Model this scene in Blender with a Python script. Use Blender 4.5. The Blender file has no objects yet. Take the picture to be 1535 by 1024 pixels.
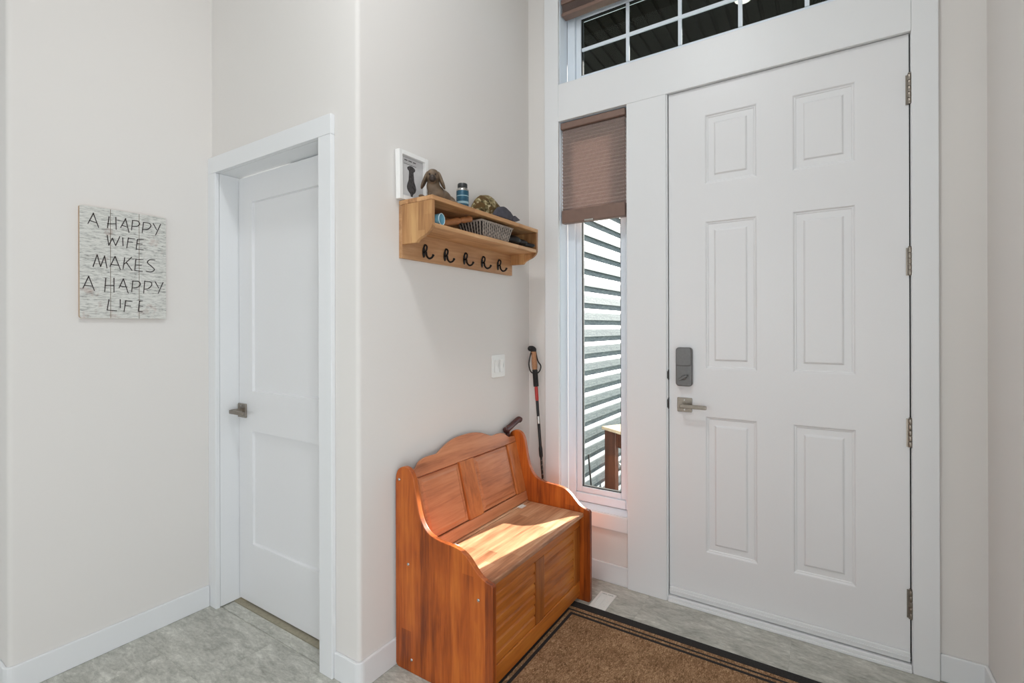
import bpy, bmesh, math, random
from mathutils import Vector, Matrix, noise as mnoise

random.seed(7)
SC = bpy.context.scene
COL = SC.collection

# ------------------------------------------------------------------ camera
F_PX, YAW, ROLL, CY = 734.5, 0.57387, 0.00277, 491.2
CAM = Vector((1.44, -2.408, 1.32))
cam_d = bpy.data.cameras.new('camera')
cam_d.sensor_fit = 'HORIZONTAL'
cam_d.sensor_width = 36.0
cam_d.lens = F_PX / 1535 * 36.0
cam_d.shift_y = -(512 - CY) / 1535
cam_d.clip_start = 0.02
cam = bpy.data.objects.new('camera', cam_d)
COL.objects.link(cam)
_f = Vector((-math.sin(YAW), math.cos(YAW), 0))
_r = Vector((math.cos(YAW), math.sin(YAW), 0))
_d = Vector((0, 0, -1))
_R = _r * math.cos(ROLL) + _d * math.sin(ROLL)
_D = -_r * math.sin(ROLL) + _d * math.cos(ROLL)
cam.matrix_world = Matrix(((_R.x, -_D.x, -_f.x, CAM.x), (_R.y, -_D.y, -_f.y, CAM.y),
                           (_R.z, -_D.z, -_f.z, CAM.z), (0, 0, 0, 1)))
SC.camera = cam

# ------------------------------------------------------------------ world, sun, lights, exposure
world = bpy.data.worlds.new('sky')
SC.world = world
world.use_nodes = True
wb = world.node_tree.nodes['Background']
wb.inputs['Color'].default_value = (0.80, 0.90, 1.0, 1)
wb.inputs['Strength'].default_value = 1.9

sun_d = bpy.data.lights.new('sun', 'SUN')
sun_d.energy = 20.0
sun_d.angle = 0.0093
sun_d.color = (1.0, 0.95, 0.87)
sun = bpy.data.objects.new('sun', sun_d)
COL.objects.link(sun)
sun.rotation_euler = Vector((-0.14, -1.0, -0.345)).to_track_quat('-Z', 'Y').to_euler()

def area(name, loc, aim, sx, sy, watts, col):
    d = bpy.data.lights.new(name, 'AREA')
    d.shape = 'RECTANGLE'
    d.size, d.size_y, d.energy, d.color = sx, sy, watts, col
    o = bpy.data.objects.new(name, d)
    COL.objects.link(o)
    o.location = loc
    o.rotation_euler = (Vector(aim) - Vector(loc)).to_track_quat('-Z', 'Y').to_euler()
    return o
# daylight through the large windows of the open room behind the camera, then an added fill
area('living_room_window_light', (-4.85, -4.4, 1.8), (0.5, -1.5, 1.5), 1.8, 1.4, 27, (0.94, 0.98, 1.0))
area('far_window_light', (0.15, -6.90, 1.6), (0.15, 0, 1.6), 2.1, 1.4, 20, (0.94, 0.98, 1.0))
area('side_fill_light', (1.88, -2.75, 1.0), (-0.6, -2.2, 1.0), 1.2, 1.6, 12, (0.94, 0.98, 1.0))  # added fill from the right to brighten the bench wall, no known window
# the ceiling fixture of the tall entry hall
area('hall_ceiling_light', (0.75, -1.85, 3.585), (0.75, -1.85, 0), 0.3, 0.3, 17.0, (0.95, 0.98, 1.0)).data.shape = 'DISK'

SC.view_settings.view_transform = 'Standard'
SC.view_settings.look = 'None'
SC.view_settings.gamma = 1.0
SC.view_settings.use_curve_mapping = False
SC.view_settings.exposure = 0.34

# ------------------------------------------------------------------ materials
def lin(c):
    f = lambda v: v / 12.92 if v <= 0.04045 else ((v + 0.055) / 1.055) ** 2.4
    return tuple(f(v / 255) for v in c)

class Nodes:
    def __init__(self, name):
        self.m = bpy.data.materials.new(name)
        self.m.use_nodes = True
        self.t = self.m.node_tree
        self.b = self.t.nodes['Principled BSDF']
        self.out = self.t.nodes['Material Output']
    def n(self, kind, **kw):
        nd = self.t.nodes.new(kind)
        for k, v in kw.items():
            if k.startswith('i_'):
                nd.inputs[k[2:].replace('_', ' ')].default_value = v
            else:
                setattr(nd, k, v)
        return nd
    def l(self, a, b):
        self.t.links.new(a, b)
    def coord(self, scale=(1, 1, 1), out='Object', loc=(0, 0, 0)):
        tc = self.n('ShaderNodeTexCoord')
        mp = self.n('ShaderNodeMapping')
        mp.inputs['Scale'].default_value = scale
        mp.inputs['Location'].default_value = loc
        self.l(tc.outputs[out], mp.inputs['Vector'])
        return mp.outputs['Vector']
    def noise(self, vec, scale=5.0, detail=4.0, rough=0.5, dist=0.0):
        nd = self.n('ShaderNodeTexNoise')
        nd.inputs['Scale'].default_value = scale
        nd.inputs['Detail'].default_value = detail
        nd.inputs['Roughness'].default_value = rough
        nd.inputs['Distortion'].default_value = dist
        self.l(vec, nd.inputs['Vector'])
        return nd.outputs['Fac']
    def ramp(self, fac, stops):
        nd = self.n('ShaderNodeValToRGB')
        e = nd.color_ramp.elements
        while len(e) < len(stops):
            e.new(0.5)
        for el, (p, c) in zip(e, stops):
            el.position = p
            el.color = (*c, 1) if len(c) == 3 else c
        self.l(fac, nd.inputs['Fac'])
        return nd.outputs['Color']
    def math(self, op, a, b=None, clamp=False):
        nd = self.n('ShaderNodeMath', operation=op, use_clamp=clamp)
        for i, v in enumerate((a, b)):
            if v is None:
                continue
            if isinstance(v, (int, float)):
                nd.inputs[i].default_value = v
            else:
                self.l(v, nd.inputs[i])
        return nd.outputs[0]
    def mix(self, fac, a, b, mode='MIX'):
        nd = self.n('ShaderNodeMix', data_type='RGBA', blend_type=mode)
        for sock, v in ((nd.inputs[0], fac), (nd.inputs[6], a), (nd.inputs[7], b)):
            if isinstance(v, (int, float)):
                sock.default_value = v
            elif isinstance(v, tuple):
                sock.default_value = (*v, 1) if len(v) == 3 else v
            else:
                self.l(v, sock)
        return nd.outputs[2]
    def bump(self, h, strength=0.2, dist=0.002):
        nd = self.n('ShaderNodeBump')
        nd.inputs['Strength'].default_value = strength
        nd.inputs['Distance'].default_value = dist
        self.l(h, nd.inputs['Height'])
        self.l(nd.outputs['Normal'], self.b.inputs['Normal'])
    def base(self, v):
        if isinstance(v, tuple):
            self.b.inputs['Base Color'].default_value = (*v, 1)
        else:
            self.l(v, self.b.inputs['Base Color'])
    def set(self, rough=0.5, metal=0.0, spec=0.5):
        self.b.inputs['Roughness'].default_value = rough
        self.b.inputs['Metallic'].default_value = metal
        self.b.inputs['Specular IOR Level'].default_value = spec
        return self

def plain(name, srgb, rough=0.5, metal=0.0, spec=0.5, var=0.05, scale=40.0, bump=0.0, bdist=0.001):
    k = Nodes(name).set(rough, metal, spec)
    c = lin(srgb)
    f = k.noise(k.coord(), scale, 3)
    lo = tuple(v * (1 - var) for v in c)
    hi = tuple(min(1, v * (1 + var)) for v in c)
    k.base(k.ramp(f, [(0.3, lo), (0.7, hi)]))
    if bump:
        k.bump(f, bump, bdist)
    return k.m

def paint(name, srgb, rough, tex=0.08, spec=0.4):
    k = Nodes(name).set(rough, 0, spec)
    c = lin(srgb)
    f = k.noise(k.coord(), 1.3, 2)
    k.base(k.ramp(f, [(0.3, tuple(v * 0.985 for v in c)), (0.7, c)]))
    if tex:
        k.bump(k.noise(k.coord(), 260, 3), tex, 0.0006)
    return k.m

def wood(name, dark, mid, light, grain='y', strip=None, strip_len=0.5, rough=0.42, across=None,
         contrast=0.16, knots=0.0, spec=0.45, fine=1.0):
    """procedural timber: grain runs along one axis, optional glued strips of varying tone"""
    k = Nodes(name).set(rough, 0, spec)
    ax = 'xyz'.index(grain)
    sc = [22.0 * fine] * 3
    sc[ax] = 1.6 * fine
    v = k.coord(tuple(sc))
    warp = k.noise(k.coord((2.2, 2.2, 2.2)), 2.0, 2)
    g1 = k.noise(v, 1.0, 6, 0.62, 0.6)
    g2 = k.noise(k.coord(tuple(s * 5 for s in sc)), 1.0, 3, 0.6)
    f = k.math('ADD', k.math('MULTIPLY', g1, 0.72), k.math('MULTIPLY', g2, 0.28))
    f = k.math('ADD', f, k.math('MULTIPLY', k.math('SUBTRACT', warp, 0.5), 0.35))
    if strip:
        tc = k.n('ShaderNodeTexCoord')
        sp = k.n('ShaderNodeSeparateXYZ')
        k.l(tc.outputs['Object'], sp.inputs[0])
        a = k.math('FLOOR', k.math('DIVIDE', sp.outputs['xyz'.index(across)], strip))
        wn = k.n('ShaderNodeTexWhiteNoise', noise_dimensions='1D')
        k.l(a, wn.inputs['W'])
        b = k.math('FLOOR', k.math('ADD', k.math('DIVIDE', sp.outputs[ax], strip_len), k.math('MULTIPLY', wn.outputs['Value'], 3.0)))
        cmb = k.n('ShaderNodeCombineXYZ')
        k.l(a, cmb.inputs[0]); k.l(b, cmb.inputs[1])
        w2 = k.n('ShaderNodeTexWhiteNoise', noise_dimensions='3D')
        k.l(cmb.outputs[0], w2.inputs['Vector'])
        f = k.math('ADD', f, k.math('MULTIPLY', k.math('SUBTRACT', w2.outputs['Value'], 0.5), contrast * 1.6))
    col = k.ramp(f, [(0.5 - contrast * 1.5, lin(dark)), (0.5, lin(mid)), (0.5 + contrast * 1.5, lin(light))])
    if knots:
        vo = k.n('ShaderNodeTexVoronoi')
        vo.inputs['Scale'].default_value = 1.0
        sk = [7.0] * 3
        sk[ax] = 3.5
        k.l(k.coord(tuple(sk)), vo.inputs['Vector'])
        kf = k.math('SUBTRACT', 1.0, k.math('DIVIDE', vo.outputs['Distance'], knots, clamp=True), clamp=True)
        col = k.mix(kf, col, tuple(v * 0.25 for v in lin(dark)))
    k.base(col)
    k.bump(g1, 0.12, 0.0006)
    return k.m

M = {}
M['wall'] = paint('warm_white_wall_paint', (223, 219, 215), 0.85)
M['trim'] = paint('white_trim_enamel', (228, 229, 230), 0.38, 0.02)
M['door'] = paint('white_door_enamel', (228, 228, 229), 0.36, 0.03)
M['vinyl'] = paint('white_window_vinyl', (228, 236, 244), 0.35, 0.0)
M['ceil'] = paint('white_ceiling_paint', (235, 233, 230), 0.9)
M['nickel'] = plain('brushed_nickel', (150, 142, 132), 0.33, 1.0, var=0.06, scale=120)
M['pewter'] = plain('grey_lock_metal', (112, 111, 110), 0.42, 0.75, var=0.05, scale=90)
M['darkmetal'] = plain('black_iron', (30, 25, 24), 0.45, 0.6)
M['black'] = plain('black_rubber', (18, 18, 19), 0.6)
M['gap'] = plain('black_seal_and_vent_shade', (12, 12, 12), 0.9)
M['steel'] = plain('polished_steel', (190, 188, 184), 0.25, 1.0)
M['switch'] = paint('white_switch_plastic', (235, 235, 233), 0.35, 0.0)
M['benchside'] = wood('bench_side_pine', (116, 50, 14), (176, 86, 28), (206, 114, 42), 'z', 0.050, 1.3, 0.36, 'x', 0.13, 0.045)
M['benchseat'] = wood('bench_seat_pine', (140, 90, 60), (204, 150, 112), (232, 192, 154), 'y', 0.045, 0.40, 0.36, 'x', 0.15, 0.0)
M['benchback'] = wood('bench_back_pine', (134, 76, 46), (192, 122, 82), (212, 146, 104), 'y', None, 0, 0.36, None, 0.15, 0.05)
M['benchfront'] = wood('bench_front_pine', (124, 60, 16), (190, 108, 38), (216, 142, 60), 'y', None, 0, 0.34, None, 0.17, 0.05)
M['backstile'] = wood('bench_stile_pine', (136, 74, 36), (190, 112, 60), (212, 138, 80), 'z', None, 0, 0.36, None, 0.15)
M['frontstile'] = wood('bench_front_stile_pine', (110, 54, 16), (164, 92, 34), (192, 122, 50), 'z', None, 0, 0.34, None, 0.15)
M['shelf'] = wood('shelf_acacia', (150, 104, 66), (192, 144, 98), (216, 172, 126), 'y', 0.05, 0.35, 0.5, 'x', 0.14)
M['shelfside'] = wood('shelf_side_acacia', (132, 90, 54), (176, 128, 82), (202, 158, 106), 'z', 0.035, 0.16, 0.5, 'x', 0.14)
M['shelfback'] = wood('shelf_back_acacia', (140, 98, 64), (182, 136, 94), (206, 164, 122), 'y', None, 0, 0.5, None, 0.15)
M['turned'] = wood('turned_beech', (120, 72, 40), (176, 118, 74), (206, 150, 104), 'y', None, 0, 0.45)
M['patio'] = wood('patio_table_wood', (44, 25, 18), (72, 44, 33), (98, 62, 46), 'z', None, 0, 0.35)
M['patiotop'] = wood('patio_table_top_wood', (140, 120, 96), (176, 158, 132), (200, 184, 158), 'x', None, 0, 0.6)
M['cane'] = wood('dark_cane_wood', (40, 20, 20), (72, 38, 36), (100, 56, 50), 'y', None, 0, 0.25)
M['statue'] = plain('carved_brown_resin', (108, 90, 72), 0.55, 0.1, var=0.35, scale=28, bump=0.5, bdist=0.002)
M['statuedark'] = plain('dark_brown_muzzle', (50, 37, 28), 0.5, 0.1, var=0.3, scale=40)
M['cork'] = plain('tan_cork', (168, 122, 88), 0.8, var=0.25, scale=260)
M['red'] = plain('red_shaft_enamel', (176, 44, 36), 0.3)
M['shaft'] = plain('charcoal_shaft', (44, 42, 42), 0.3, 0.5, var=0.4, scale=18)
M['picframe'] = paint('white_picture_frame', (238, 237, 235), 0.4, 0.0)
M['paper'] = plain('grey_white_print', (200, 198, 198), 0.7, var=0.03)
M['ink'] = plain('charcoal_print_ink', (66, 62, 62), 0.8, var=0.5, scale=120)
M['canteal'] = plain('teal_printed_can', (40, 86, 108), 0.35, 0.2, var=0.3, scale=60)
M['canband'] = plain('pale_blue_print', (150, 180, 190), 0.4)
M['cap_black'] = plain('black_spray_cap', (40, 42, 44), 0.45)
M['charcoal'] = plain('charcoal_cap_cloth', (66, 64, 72), 0.85, var=0.25, scale=30, bump=0.3)
M['blackcloth'] = plain('black_leather', (22, 21, 23), 0.5, var=0.3, scale=25, bump=0.5, bdist=0.003)
M['blue'] = plain('light_blue_plastic', (130, 186, 206), 0.4)
M['bluew'] = plain('pale_blue_rim', (206, 226, 232), 0.4)
M['wicker'] = plain('grey_brown_wicker', (158, 146, 136), 0.75, var=0.3, scale=70)
M['wickerd'] = plain('dark_wicker_core', (38, 33, 30), 0.85, var=0.2)
M['vent'] = paint('white_vent_enamel', (232, 231, 226), 0.4, 0.0)
M['blindrail'] = plain('brown_blind_rail', (124, 99, 88), 0.5)
M['lockdark'] = plain('dark_latch_metal', (52, 48, 46), 0.4, 0.7)
M['bluebroom'] = plain('navy_broom_bristle', (28, 36, 60), 0.8, var=0.3)
M['leaf'] = plain('dark_green_leaf', (40, 56, 36), 0.5, var=0.3)
M['soffit'] = plain('black_brown_soffit_metal', (12, 12, 10), 0.85, spec=0.05, var=0.1)
M['conc'] = plain('porch_concrete', (150, 146, 138), 0.9, var=0.12, scale=12, bump=0.3)
M['grass'] = plain('lawn_green', (86, 104, 62), 0.95, var=0.3, scale=20)
M['strip'] = plain('tan_transition_strip', (150, 142, 122), 0.6, var=0.12, scale=60)

def mat_floor():
    k = Nodes('stone_look_vinyl').set(0.48, 0, 0.4)
    tc = k.n('ShaderNodeTexCoord')
    oi = k.n('ShaderNodeObjectInfo')
    add = k.n('ShaderNodeVectorMath', operation='ADD')
    sc = k.n('ShaderNodeVectorMath', operation='SCALE')
    sc.inputs['Scale'].default_value = 37.0
    cb = k.n('ShaderNodeCombineXYZ')
    k.l(oi.outputs['Random'], cb.inputs[0]); k.l(oi.outputs['Random'], cb.inputs[1])
    k.l(cb.outputs[0], sc.inputs[0])
    k.l(tc.outputs['Object'], add.inputs[0]); k.l(sc.outputs[0], add.inputs[1])
    mp = k.n('ShaderNodeMapping')
    mp.inputs['Rotation'].default_value = (0, 0, 0.5)
    mp.inputs['Scale'].default_value = (1, 2.6, 1)
    k.l(add.outputs[0], mp.inputs['Vector'])
    a = k.noise(mp.outputs['Vector'], 5.0, 9, 0.72, 0.7)
    b = k.noise(mp.outputs['Vector'], 30.0, 7, 0.75, 0.6)
    f = k.math('ADD', k.math('MULTIPLY', a, 0.55), k.math('MULTIPLY', b, 0.45))
    col = k.ramp(f, [(0.34, lin((134, 133, 124))), (0.46, lin((170, 169, 160))), (0.55, lin((194, 193, 184))), (0.66, lin((228, 227, 218)))])
    k.base(k.mix(0.03, col, k.ramp(oi.outputs['Random'], [(0, (0.25, 0.22, 0.17)), (1, (0.5, 0.5, 0.47))])))
    k.bump(b, 0.1, 0.001)
    return k.m
M['floor'] = mat_floor()

def mat_mat():
    k = Nodes('brown_ribbed_mat_pile').set(0.95, 0, 0.1)
    a = k.noise(k.coord((150, 60, 60)), 1.0, 4, 0.6, 1.5)
    b = k.noise(k.coord(), 9.0, 3)
    f = k.math('ADD', k.math('MULTIPLY', a, 0.8), k.math('MULTIPLY', b, 0.2))
    k.base(k.ramp(f, [(0.3, lin((80, 57, 40))), (0.5, lin((146, 112, 82))), (0.70, lin((204, 168, 132)))]))
    k.bump(a, 0.7, 0.004)
    return k.m
M['mat'] = mat_mat()
M['matblack'] = plain('black_mat_binding', (34, 31, 30), 0.9, var=0.3, scale=150, bump=0.5, bdist=0.002)

def mat_sign():
    k = Nodes('distressed_white_board').set(0.8, 0, 0.2)
    a = k.noise(k.coord((30, 34, 210)), 1.0, 5, 0.75, 0.3)
    b = k.noise(k.coord((1, 1, 1)), 14.0, 4, 0.6)
    col = k.ramp(a, [(0.32, lin((104, 104, 100))), (0.42, lin((184, 184, 179))), (0.55, lin((214, 213, 207)))])
    rust = k.ramp(b, [(0.60, (0, 0, 0)), (0.72, (0.5, 0.5, 0.5))])
    k.base(k.mix(rust, col, lin((156, 112, 100))))
    k.bump(a, 0.4, 0.001)
    return k.m
M['sign'] = mat_sign()
M['signedge'] = plain('tan_board_edge', (186, 160, 134), 0.8)
M['signink'] = plain('dark_brown_lettering', (44, 34, 32), 0.8, var=0.3, scale=200)

def mat_camo():
    k = Nodes('camouflage_cloth').set(0.9, 0, 0.15)
    a = k.noise(k.coord(), 30.0, 3, 0.55, 1.2)
    b = k.noise(k.coord(loc=(3, 5, 1)), 22.0, 3, 0.5, 1.0)
    col = k.ramp(a, [(0.36, lin((58, 48, 36))), (0.45, lin((104, 92, 62))), (0.55, lin((150, 136, 100))), (0.66, lin((190, 178, 146)))])
    k.base(k.mix(k.ramp(b, [(0.52, (0, 0, 0)), (0.60, (1, 1, 1))]), col, lin((96, 74, 46))))
    return k.m
M['camo'] = mat_camo()

def mat_shade():
    k = Nodes('brown_cellular_fabric')
    t = k.t
    k.b.inputs['Roughness'].default_value = 0.9
    f = k.noise(k.coord((300, 300, 300)), 1.0, 2)
    c = k.ramp(f, [(0.3, lin((160, 142, 135))), (0.7, lin((182, 164, 157)))])
    k.base(c)
    tr = k.n('ShaderNodeBsdfTranslucent')
    k.l(c, tr.inputs['Color'])
    mx = k.n('ShaderNodeMixShader')
    mx.inputs[0].default_value = 0.35
    k.l(k.b.outputs[0], mx.inputs[1]); k.l(tr.outputs[0], mx.inputs[2])
    k.l(mx.outputs[0], k.out.inputs['Surface'])
    return k.m
M['shade'] = mat_shade()

def mat_glass():
    k = Nodes('clear_window_glass')
    k.t.nodes.remove(k.b)
    tr = k.n('ShaderNodeBsdfTransparent')
    tr.inputs['Color'].default_value = (0.95, 0.97, 0.97, 1)
    gl = k.n('ShaderNodeBsdfGlossy')
    gl.inputs['Roughness'].default_value = 0.02
    fr = k.n('ShaderNodeFresnel')
    fr.inputs['IOR'].default_value = 1.22
    mx = k.n('ShaderNodeMixShader')
    k.l(fr.outputs[0], mx.inputs[0])
    k.l(tr.outputs[0], mx.inputs[1]); k.l(gl.outputs[0], mx.inputs[2])
    k.l(mx.outputs[0], k.out.inputs['Surface'])
    return k.m
M['glass'] = mat_glass()

def mat_siding():
    k = Nodes('grey_wood_grain_siding').set(0.6, 0, 0.4)
    a = k.noise(k.coord((60, 16, 90)), 1.0, 6, 0.75, 0.8)
    k.base(k.ramp(a, [(0.36, lin((46, 56, 62))), (0.5, lin((74, 84, 88))), (0.66, lin((110, 118, 118)))]))
    k.bump(a, 0.35, 0.002)
    return k.m
M['siding'] = mat_siding()
M['diffuser'] = Nodes('lit_frosted_diffuser').m
_b = M['diffuser'].node_tree.nodes['Principled BSDF']
_b.inputs['Base Color'].default_value = (0.9, 0.9, 0.88, 1)
_b.inputs['Emission Color'].default_value = (1, 0.96, 0.9, 1)
_b.inputs['Emission Strength'].default_value = 2.0

# ------------------------------------------------------------------ mesh helpers
ORIG = {}
def tag(o, label=None, cat=None, group=None, kind=None):
    for k, v in (('label', label), ('category', cat), ('group', group), ('kind', kind)):
        if v:
            o[k] = v
    return o

def empty(name, loc):
    o = bpy.data.objects.new(name, None)
    o.empty_display_size = 0.05
    COL.objects.link(o)
    o.location = loc
    ORIG[o] = Vector(loc)
    return o

def thing(name, loc, label, cat, group=None):
    return tag(empty(name, loc), label, cat, group)

def obj(name, bm, mat, parent=None, origin=None, bevel=0.0, seg=2, smooth=False, auto=None):
    """link a bmesh (built in world coordinates) as one mesh object"""
    org = ORIG[parent] if parent is not None else Vector(origin or (0, 0, 0))
    bmesh.ops.translate(bm, verts=bm.verts, vec=-org)
    bmesh.ops.recalc_face_normals(bm, faces=bm.faces)
    me = bpy.data.meshes.new(name)
    bm.to_mesh(me)
    bm.free()
    for m in (mat if isinstance(mat, list) else [mat]):
        me.materials.append(M[m] if isinstance(m, str) else m)
    o = bpy.data.objects.new(name, me)
    COL.objects.link(o)
    if parent is not None:
        o.parent = parent
    else:
        o.location = org
    ORIG[o] = org
    if smooth:
        me.polygons.foreach_set('use_smooth', [True] * len(me.polygons))
        if auto:
            me.set_sharp_from_angle(angle=math.radians(auto))
    if bevel:
        md = o.modifiers.new('bevel', 'BEVEL')
        md.width, md.segments, md.limit_method, md.angle_limit = bevel, seg, 'ANGLE', math.radians(40)
    return o

def B(*boxes):
    bm = bmesh.new()
    for b in boxes:
        box(bm, *b)
    return bm

def box(bm, x0, x1, y0, y1, z0, z1):
    v = [bm.verts.new((x, y, z)) for x in (x0, x1) for y in (y0, y1) for z in (z0, z1)]
    for f in ((0, 1, 3, 2), (4, 6, 7, 5), (0, 4, 5, 1), (2, 3, 7, 6), (0, 2, 6, 4), (1, 5, 7, 3)):
        bm.faces.new([v[i] for i in f])
    return v

def prism(bm, pts, a, b, axis='z'):
    """extrude a 2D outline between a and b along one axis; outline is given in the two other axes in xyz order"""
    def mk(p, t):
        return {'z': (p[0], p[1], t), 'y': (p[0], t, p[1]), 'x': (t, p[0], p[1])}[axis]
    lo = [bm.verts.new(mk(p, a)) for p in pts]
    hi = [bm.verts.new(mk(p, b)) for p in pts]
    n = len(pts)
    bm.faces.new(lo); bm.faces.new(hi[::-1])
    for i in range(n):
        bm.faces.new((lo[i], lo[(i + 1) % n], hi[(i + 1) % n], hi[i]))
    return lo + hi

def tube(bm, pts, rad, n=10, cap=True):
    """swept round tube through points with per-point radius"""
    pts = [Vector(p) for p in pts]
    rads = rad if isinstance(rad, (list, tuple)) else [rad] * len(pts)
    rings = []
    t0 = (pts[1] - pts[0]).normalized()
    ref = Vector((0, 0, 1)) if abs(t0.z) < 0.9 else Vector((1, 0, 0))
    u = t0.cross(ref).normalized()
    for i, p in enumerate(pts):
        t = (pts[min(i + 1, len(pts) - 1)] - pts[max(i - 1, 0)]).normalized()
        u = (u - t * u.dot(t)).normalized()
        w = t.cross(u)
        rings.append([bm.verts.new(p + (u * math.cos(a) + w * math.sin(a)) * rads[i])
                      for a in (2 * math.pi * k / n for k in range(n))])
    for r0, r1 in zip(rings, rings[1:]):
        for k in range(n):
            bm.faces.new((r0[k], r0[(k + 1) % n], r1[(k + 1) % n], r1[k]))
    if cap:
        bm.faces.new(rings[0][::-1]); bm.faces.new(rings[-1])
    return rings

def lathe(bm, prof, base, axis=(0, 0, 1), n=20, cap=True):
    """revolve (radius, height) pairs about an axis through base"""
    ax = Vector(axis).normalized()
    u = ax.orthogonal().normalized()
    w = ax.cross(u)
    rings = []
    for r, h in prof:
        rings.append([bm.verts.new(Vector(base) + ax * h + (u * math.cos(a) + w * math.sin(a)) * max(r, 1e-5))
                      for a in (2 * math.pi * k / n for k in range(n))])
    for r0, r1 in zip(rings, rings[1:]):
        for k in range(n):
            bm.faces.new((r0[k], r0[(k + 1) % n], r1[(k + 1) % n], r1[k]))
    if cap:
        bm.faces.new(rings[0][::-1]); bm.faces.new(rings[-1])

def loft_rect(bm, x0, x1, z0, z1, prof):
    """door panel facing -y: concentric rectangles, prof = [(inset, y), ...]; last ring is filled"""
    rings = []
    for ins, y in prof:
        rings.append([bm.verts.new(p) for p in ((x0 + ins, y, z0 + ins), (x1 - ins, y, z0 + ins),
                                                 (x1 - ins, y, z1 - ins), (x0 + ins, y, z1 - ins))])
    for r0, r1 in zip(rings, rings[1:]):
        for k in range(4):
            bm.faces.new((r0[k], r0[(k + 1) % 4], r1[(k + 1) % 4], r1[k]))
    bm.faces.new(rings[-1])

def ellipsoid(bm, c, r, rot=None, seg=16, rings=10):
    ret = bmesh.ops.create_uvsphere(bm, u_segments=seg, v_segments=rings, radius=1.0)
    mat = Matrix.Translation(Vector(c)) @ (rot.to_4x4() if rot is not None else Matrix()) @ Matrix.Diagonal((*r, 1))
    bmesh.ops.transform(bm, matrix=mat, verts=ret['verts'])
    return ret['verts']

def blob(name, parts, voxel, mat, parent, smooth_it=6):
    """union of ellipsoids fused into one skin"""
    bm = bmesh.new()
    for p in parts:
        ellipsoid(bm, *p)
    o = obj(name, bm, mat, parent)
    md = o.modifiers.new('remesh', 'REMESH')
    md.mode, md.voxel_size, md.use_smooth_shade = 'VOXEL', voxel, True
    m2 = o.modifiers.new('smooth', 'SMOOTH')
    m2.factor, m2.iterations = 0.5, smooth_it
    dg = bpy.context.evaluated_depsgraph_get()
    me = bpy.data.meshes.new_from_object(o.evaluated_get(dg))
    o.modifiers.clear()
    o.data = me
    me.polygons.foreach_set('use_smooth', [True] * len(me.polygons))
    return o

def smooth_curve(pts, n=6):
    """Catmull-Rom through 2D or 3D points"""
    P = [Vector(p) for p in pts]
    P = [P[0] * 2 - P[1]] + P + [P[-1] * 2 - P[-2]]
    out = []
    for i in range(1, len(P) - 2):
        p0, p1, p2, p3 = P[i - 1:i + 3]
        for j in range(n):
            t = j / n
            out.append(0.5 * ((2 * p1) + (p2 - p0) * t + (2 * p0 - 5 * p1 + 4 * p2 - p3) * t * t + (3 * p1 - p0 - 3 * p2 + p3) * t ** 3))
    out.append(P[-2])
    return out

def struct(name, bm, mat, parent=None, bevel=0.0, **kw):
    o = obj(name, bm, mat, parent, bevel=bevel, **kw)
    if parent is None:
        o['kind'] = 'structure'
    return o

# ------------------------------------------------------------------ the setting
H = 3.66
def arc(cx, cy, r, a0, a1, n=6):
    return [(cx + r * math.cos(math.radians(a0 + (a1 - a0) * i / n)), cy + r * math.sin(math.radians(a0 + (a1 - a0) * i / n))) for i in range(n + 1)]
RB = 0.016

floor = struct('floor', B((-5.1, 2.05, -7.1, 0.16, -0.06, -0.003)), 'floor')
tag(floor, 'grey stone-look vinyl tile floor of the entry hall', 'floor')
def clip_tile(cx, cy, hx, hy, rx0, rx1, ry0, ry1):
    x0, x1 = max(cx - hx, rx0), min(cx + hx, rx1)
    y0, y1 = max(cy - hy, ry0), min(cy + hy, ry1)
    if x1 - x0 < 0.01 or y1 - y0 < 0.01:
        return
    bm = bmesh.new()
    mx, my = (x0 + x1) / 2, (y0 + y1) / 2
    box(bm, x0 - mx, x1 - mx, y0 - my, y1 - my, -0.0029, 0.0)
    o = obj('floor_tile', bm, 'floor', floor, bevel=0.0003, seg=1)
    o.location = (mx, my, 0)
row = 0
y1 = 0.0
while y1 > -2.7:
    y0 = -0.29 - 0.305 * row
    off = 1.306 + (0.305 if row % 2 else 0.0)
    for k in range(-6, 4):
        cx, cy = off + 0.61 * (k + 0.5), (y0 + y1) / 2
        hx, hy = 0.305 - 0.0002, (y1 - y0) / 2 - 0.0002
        clip_tile(cx, cy, hx, hy, 0.0, 1.92, -2.75, 0.0)
        clip_tile(cx, cy, hx, hy, -1.044, 0.0, -1.914, -1.2131)
        clip_tile(cx, cy, hx, hy, -0.978, -0.204, -1.2131, -1.150)
        clip_tile(cx, cy, hx, hy, -1.8, 0.0, -2.75, -1.914)
    y1 = y0
    row += 1

tag(struct('ceiling', B((-5.1, 2.05, -7.1, 0.16, H, H + 0.1)), 'ceil'), 'flat white ceiling of the tall entry hall', 'ceiling')

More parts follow.
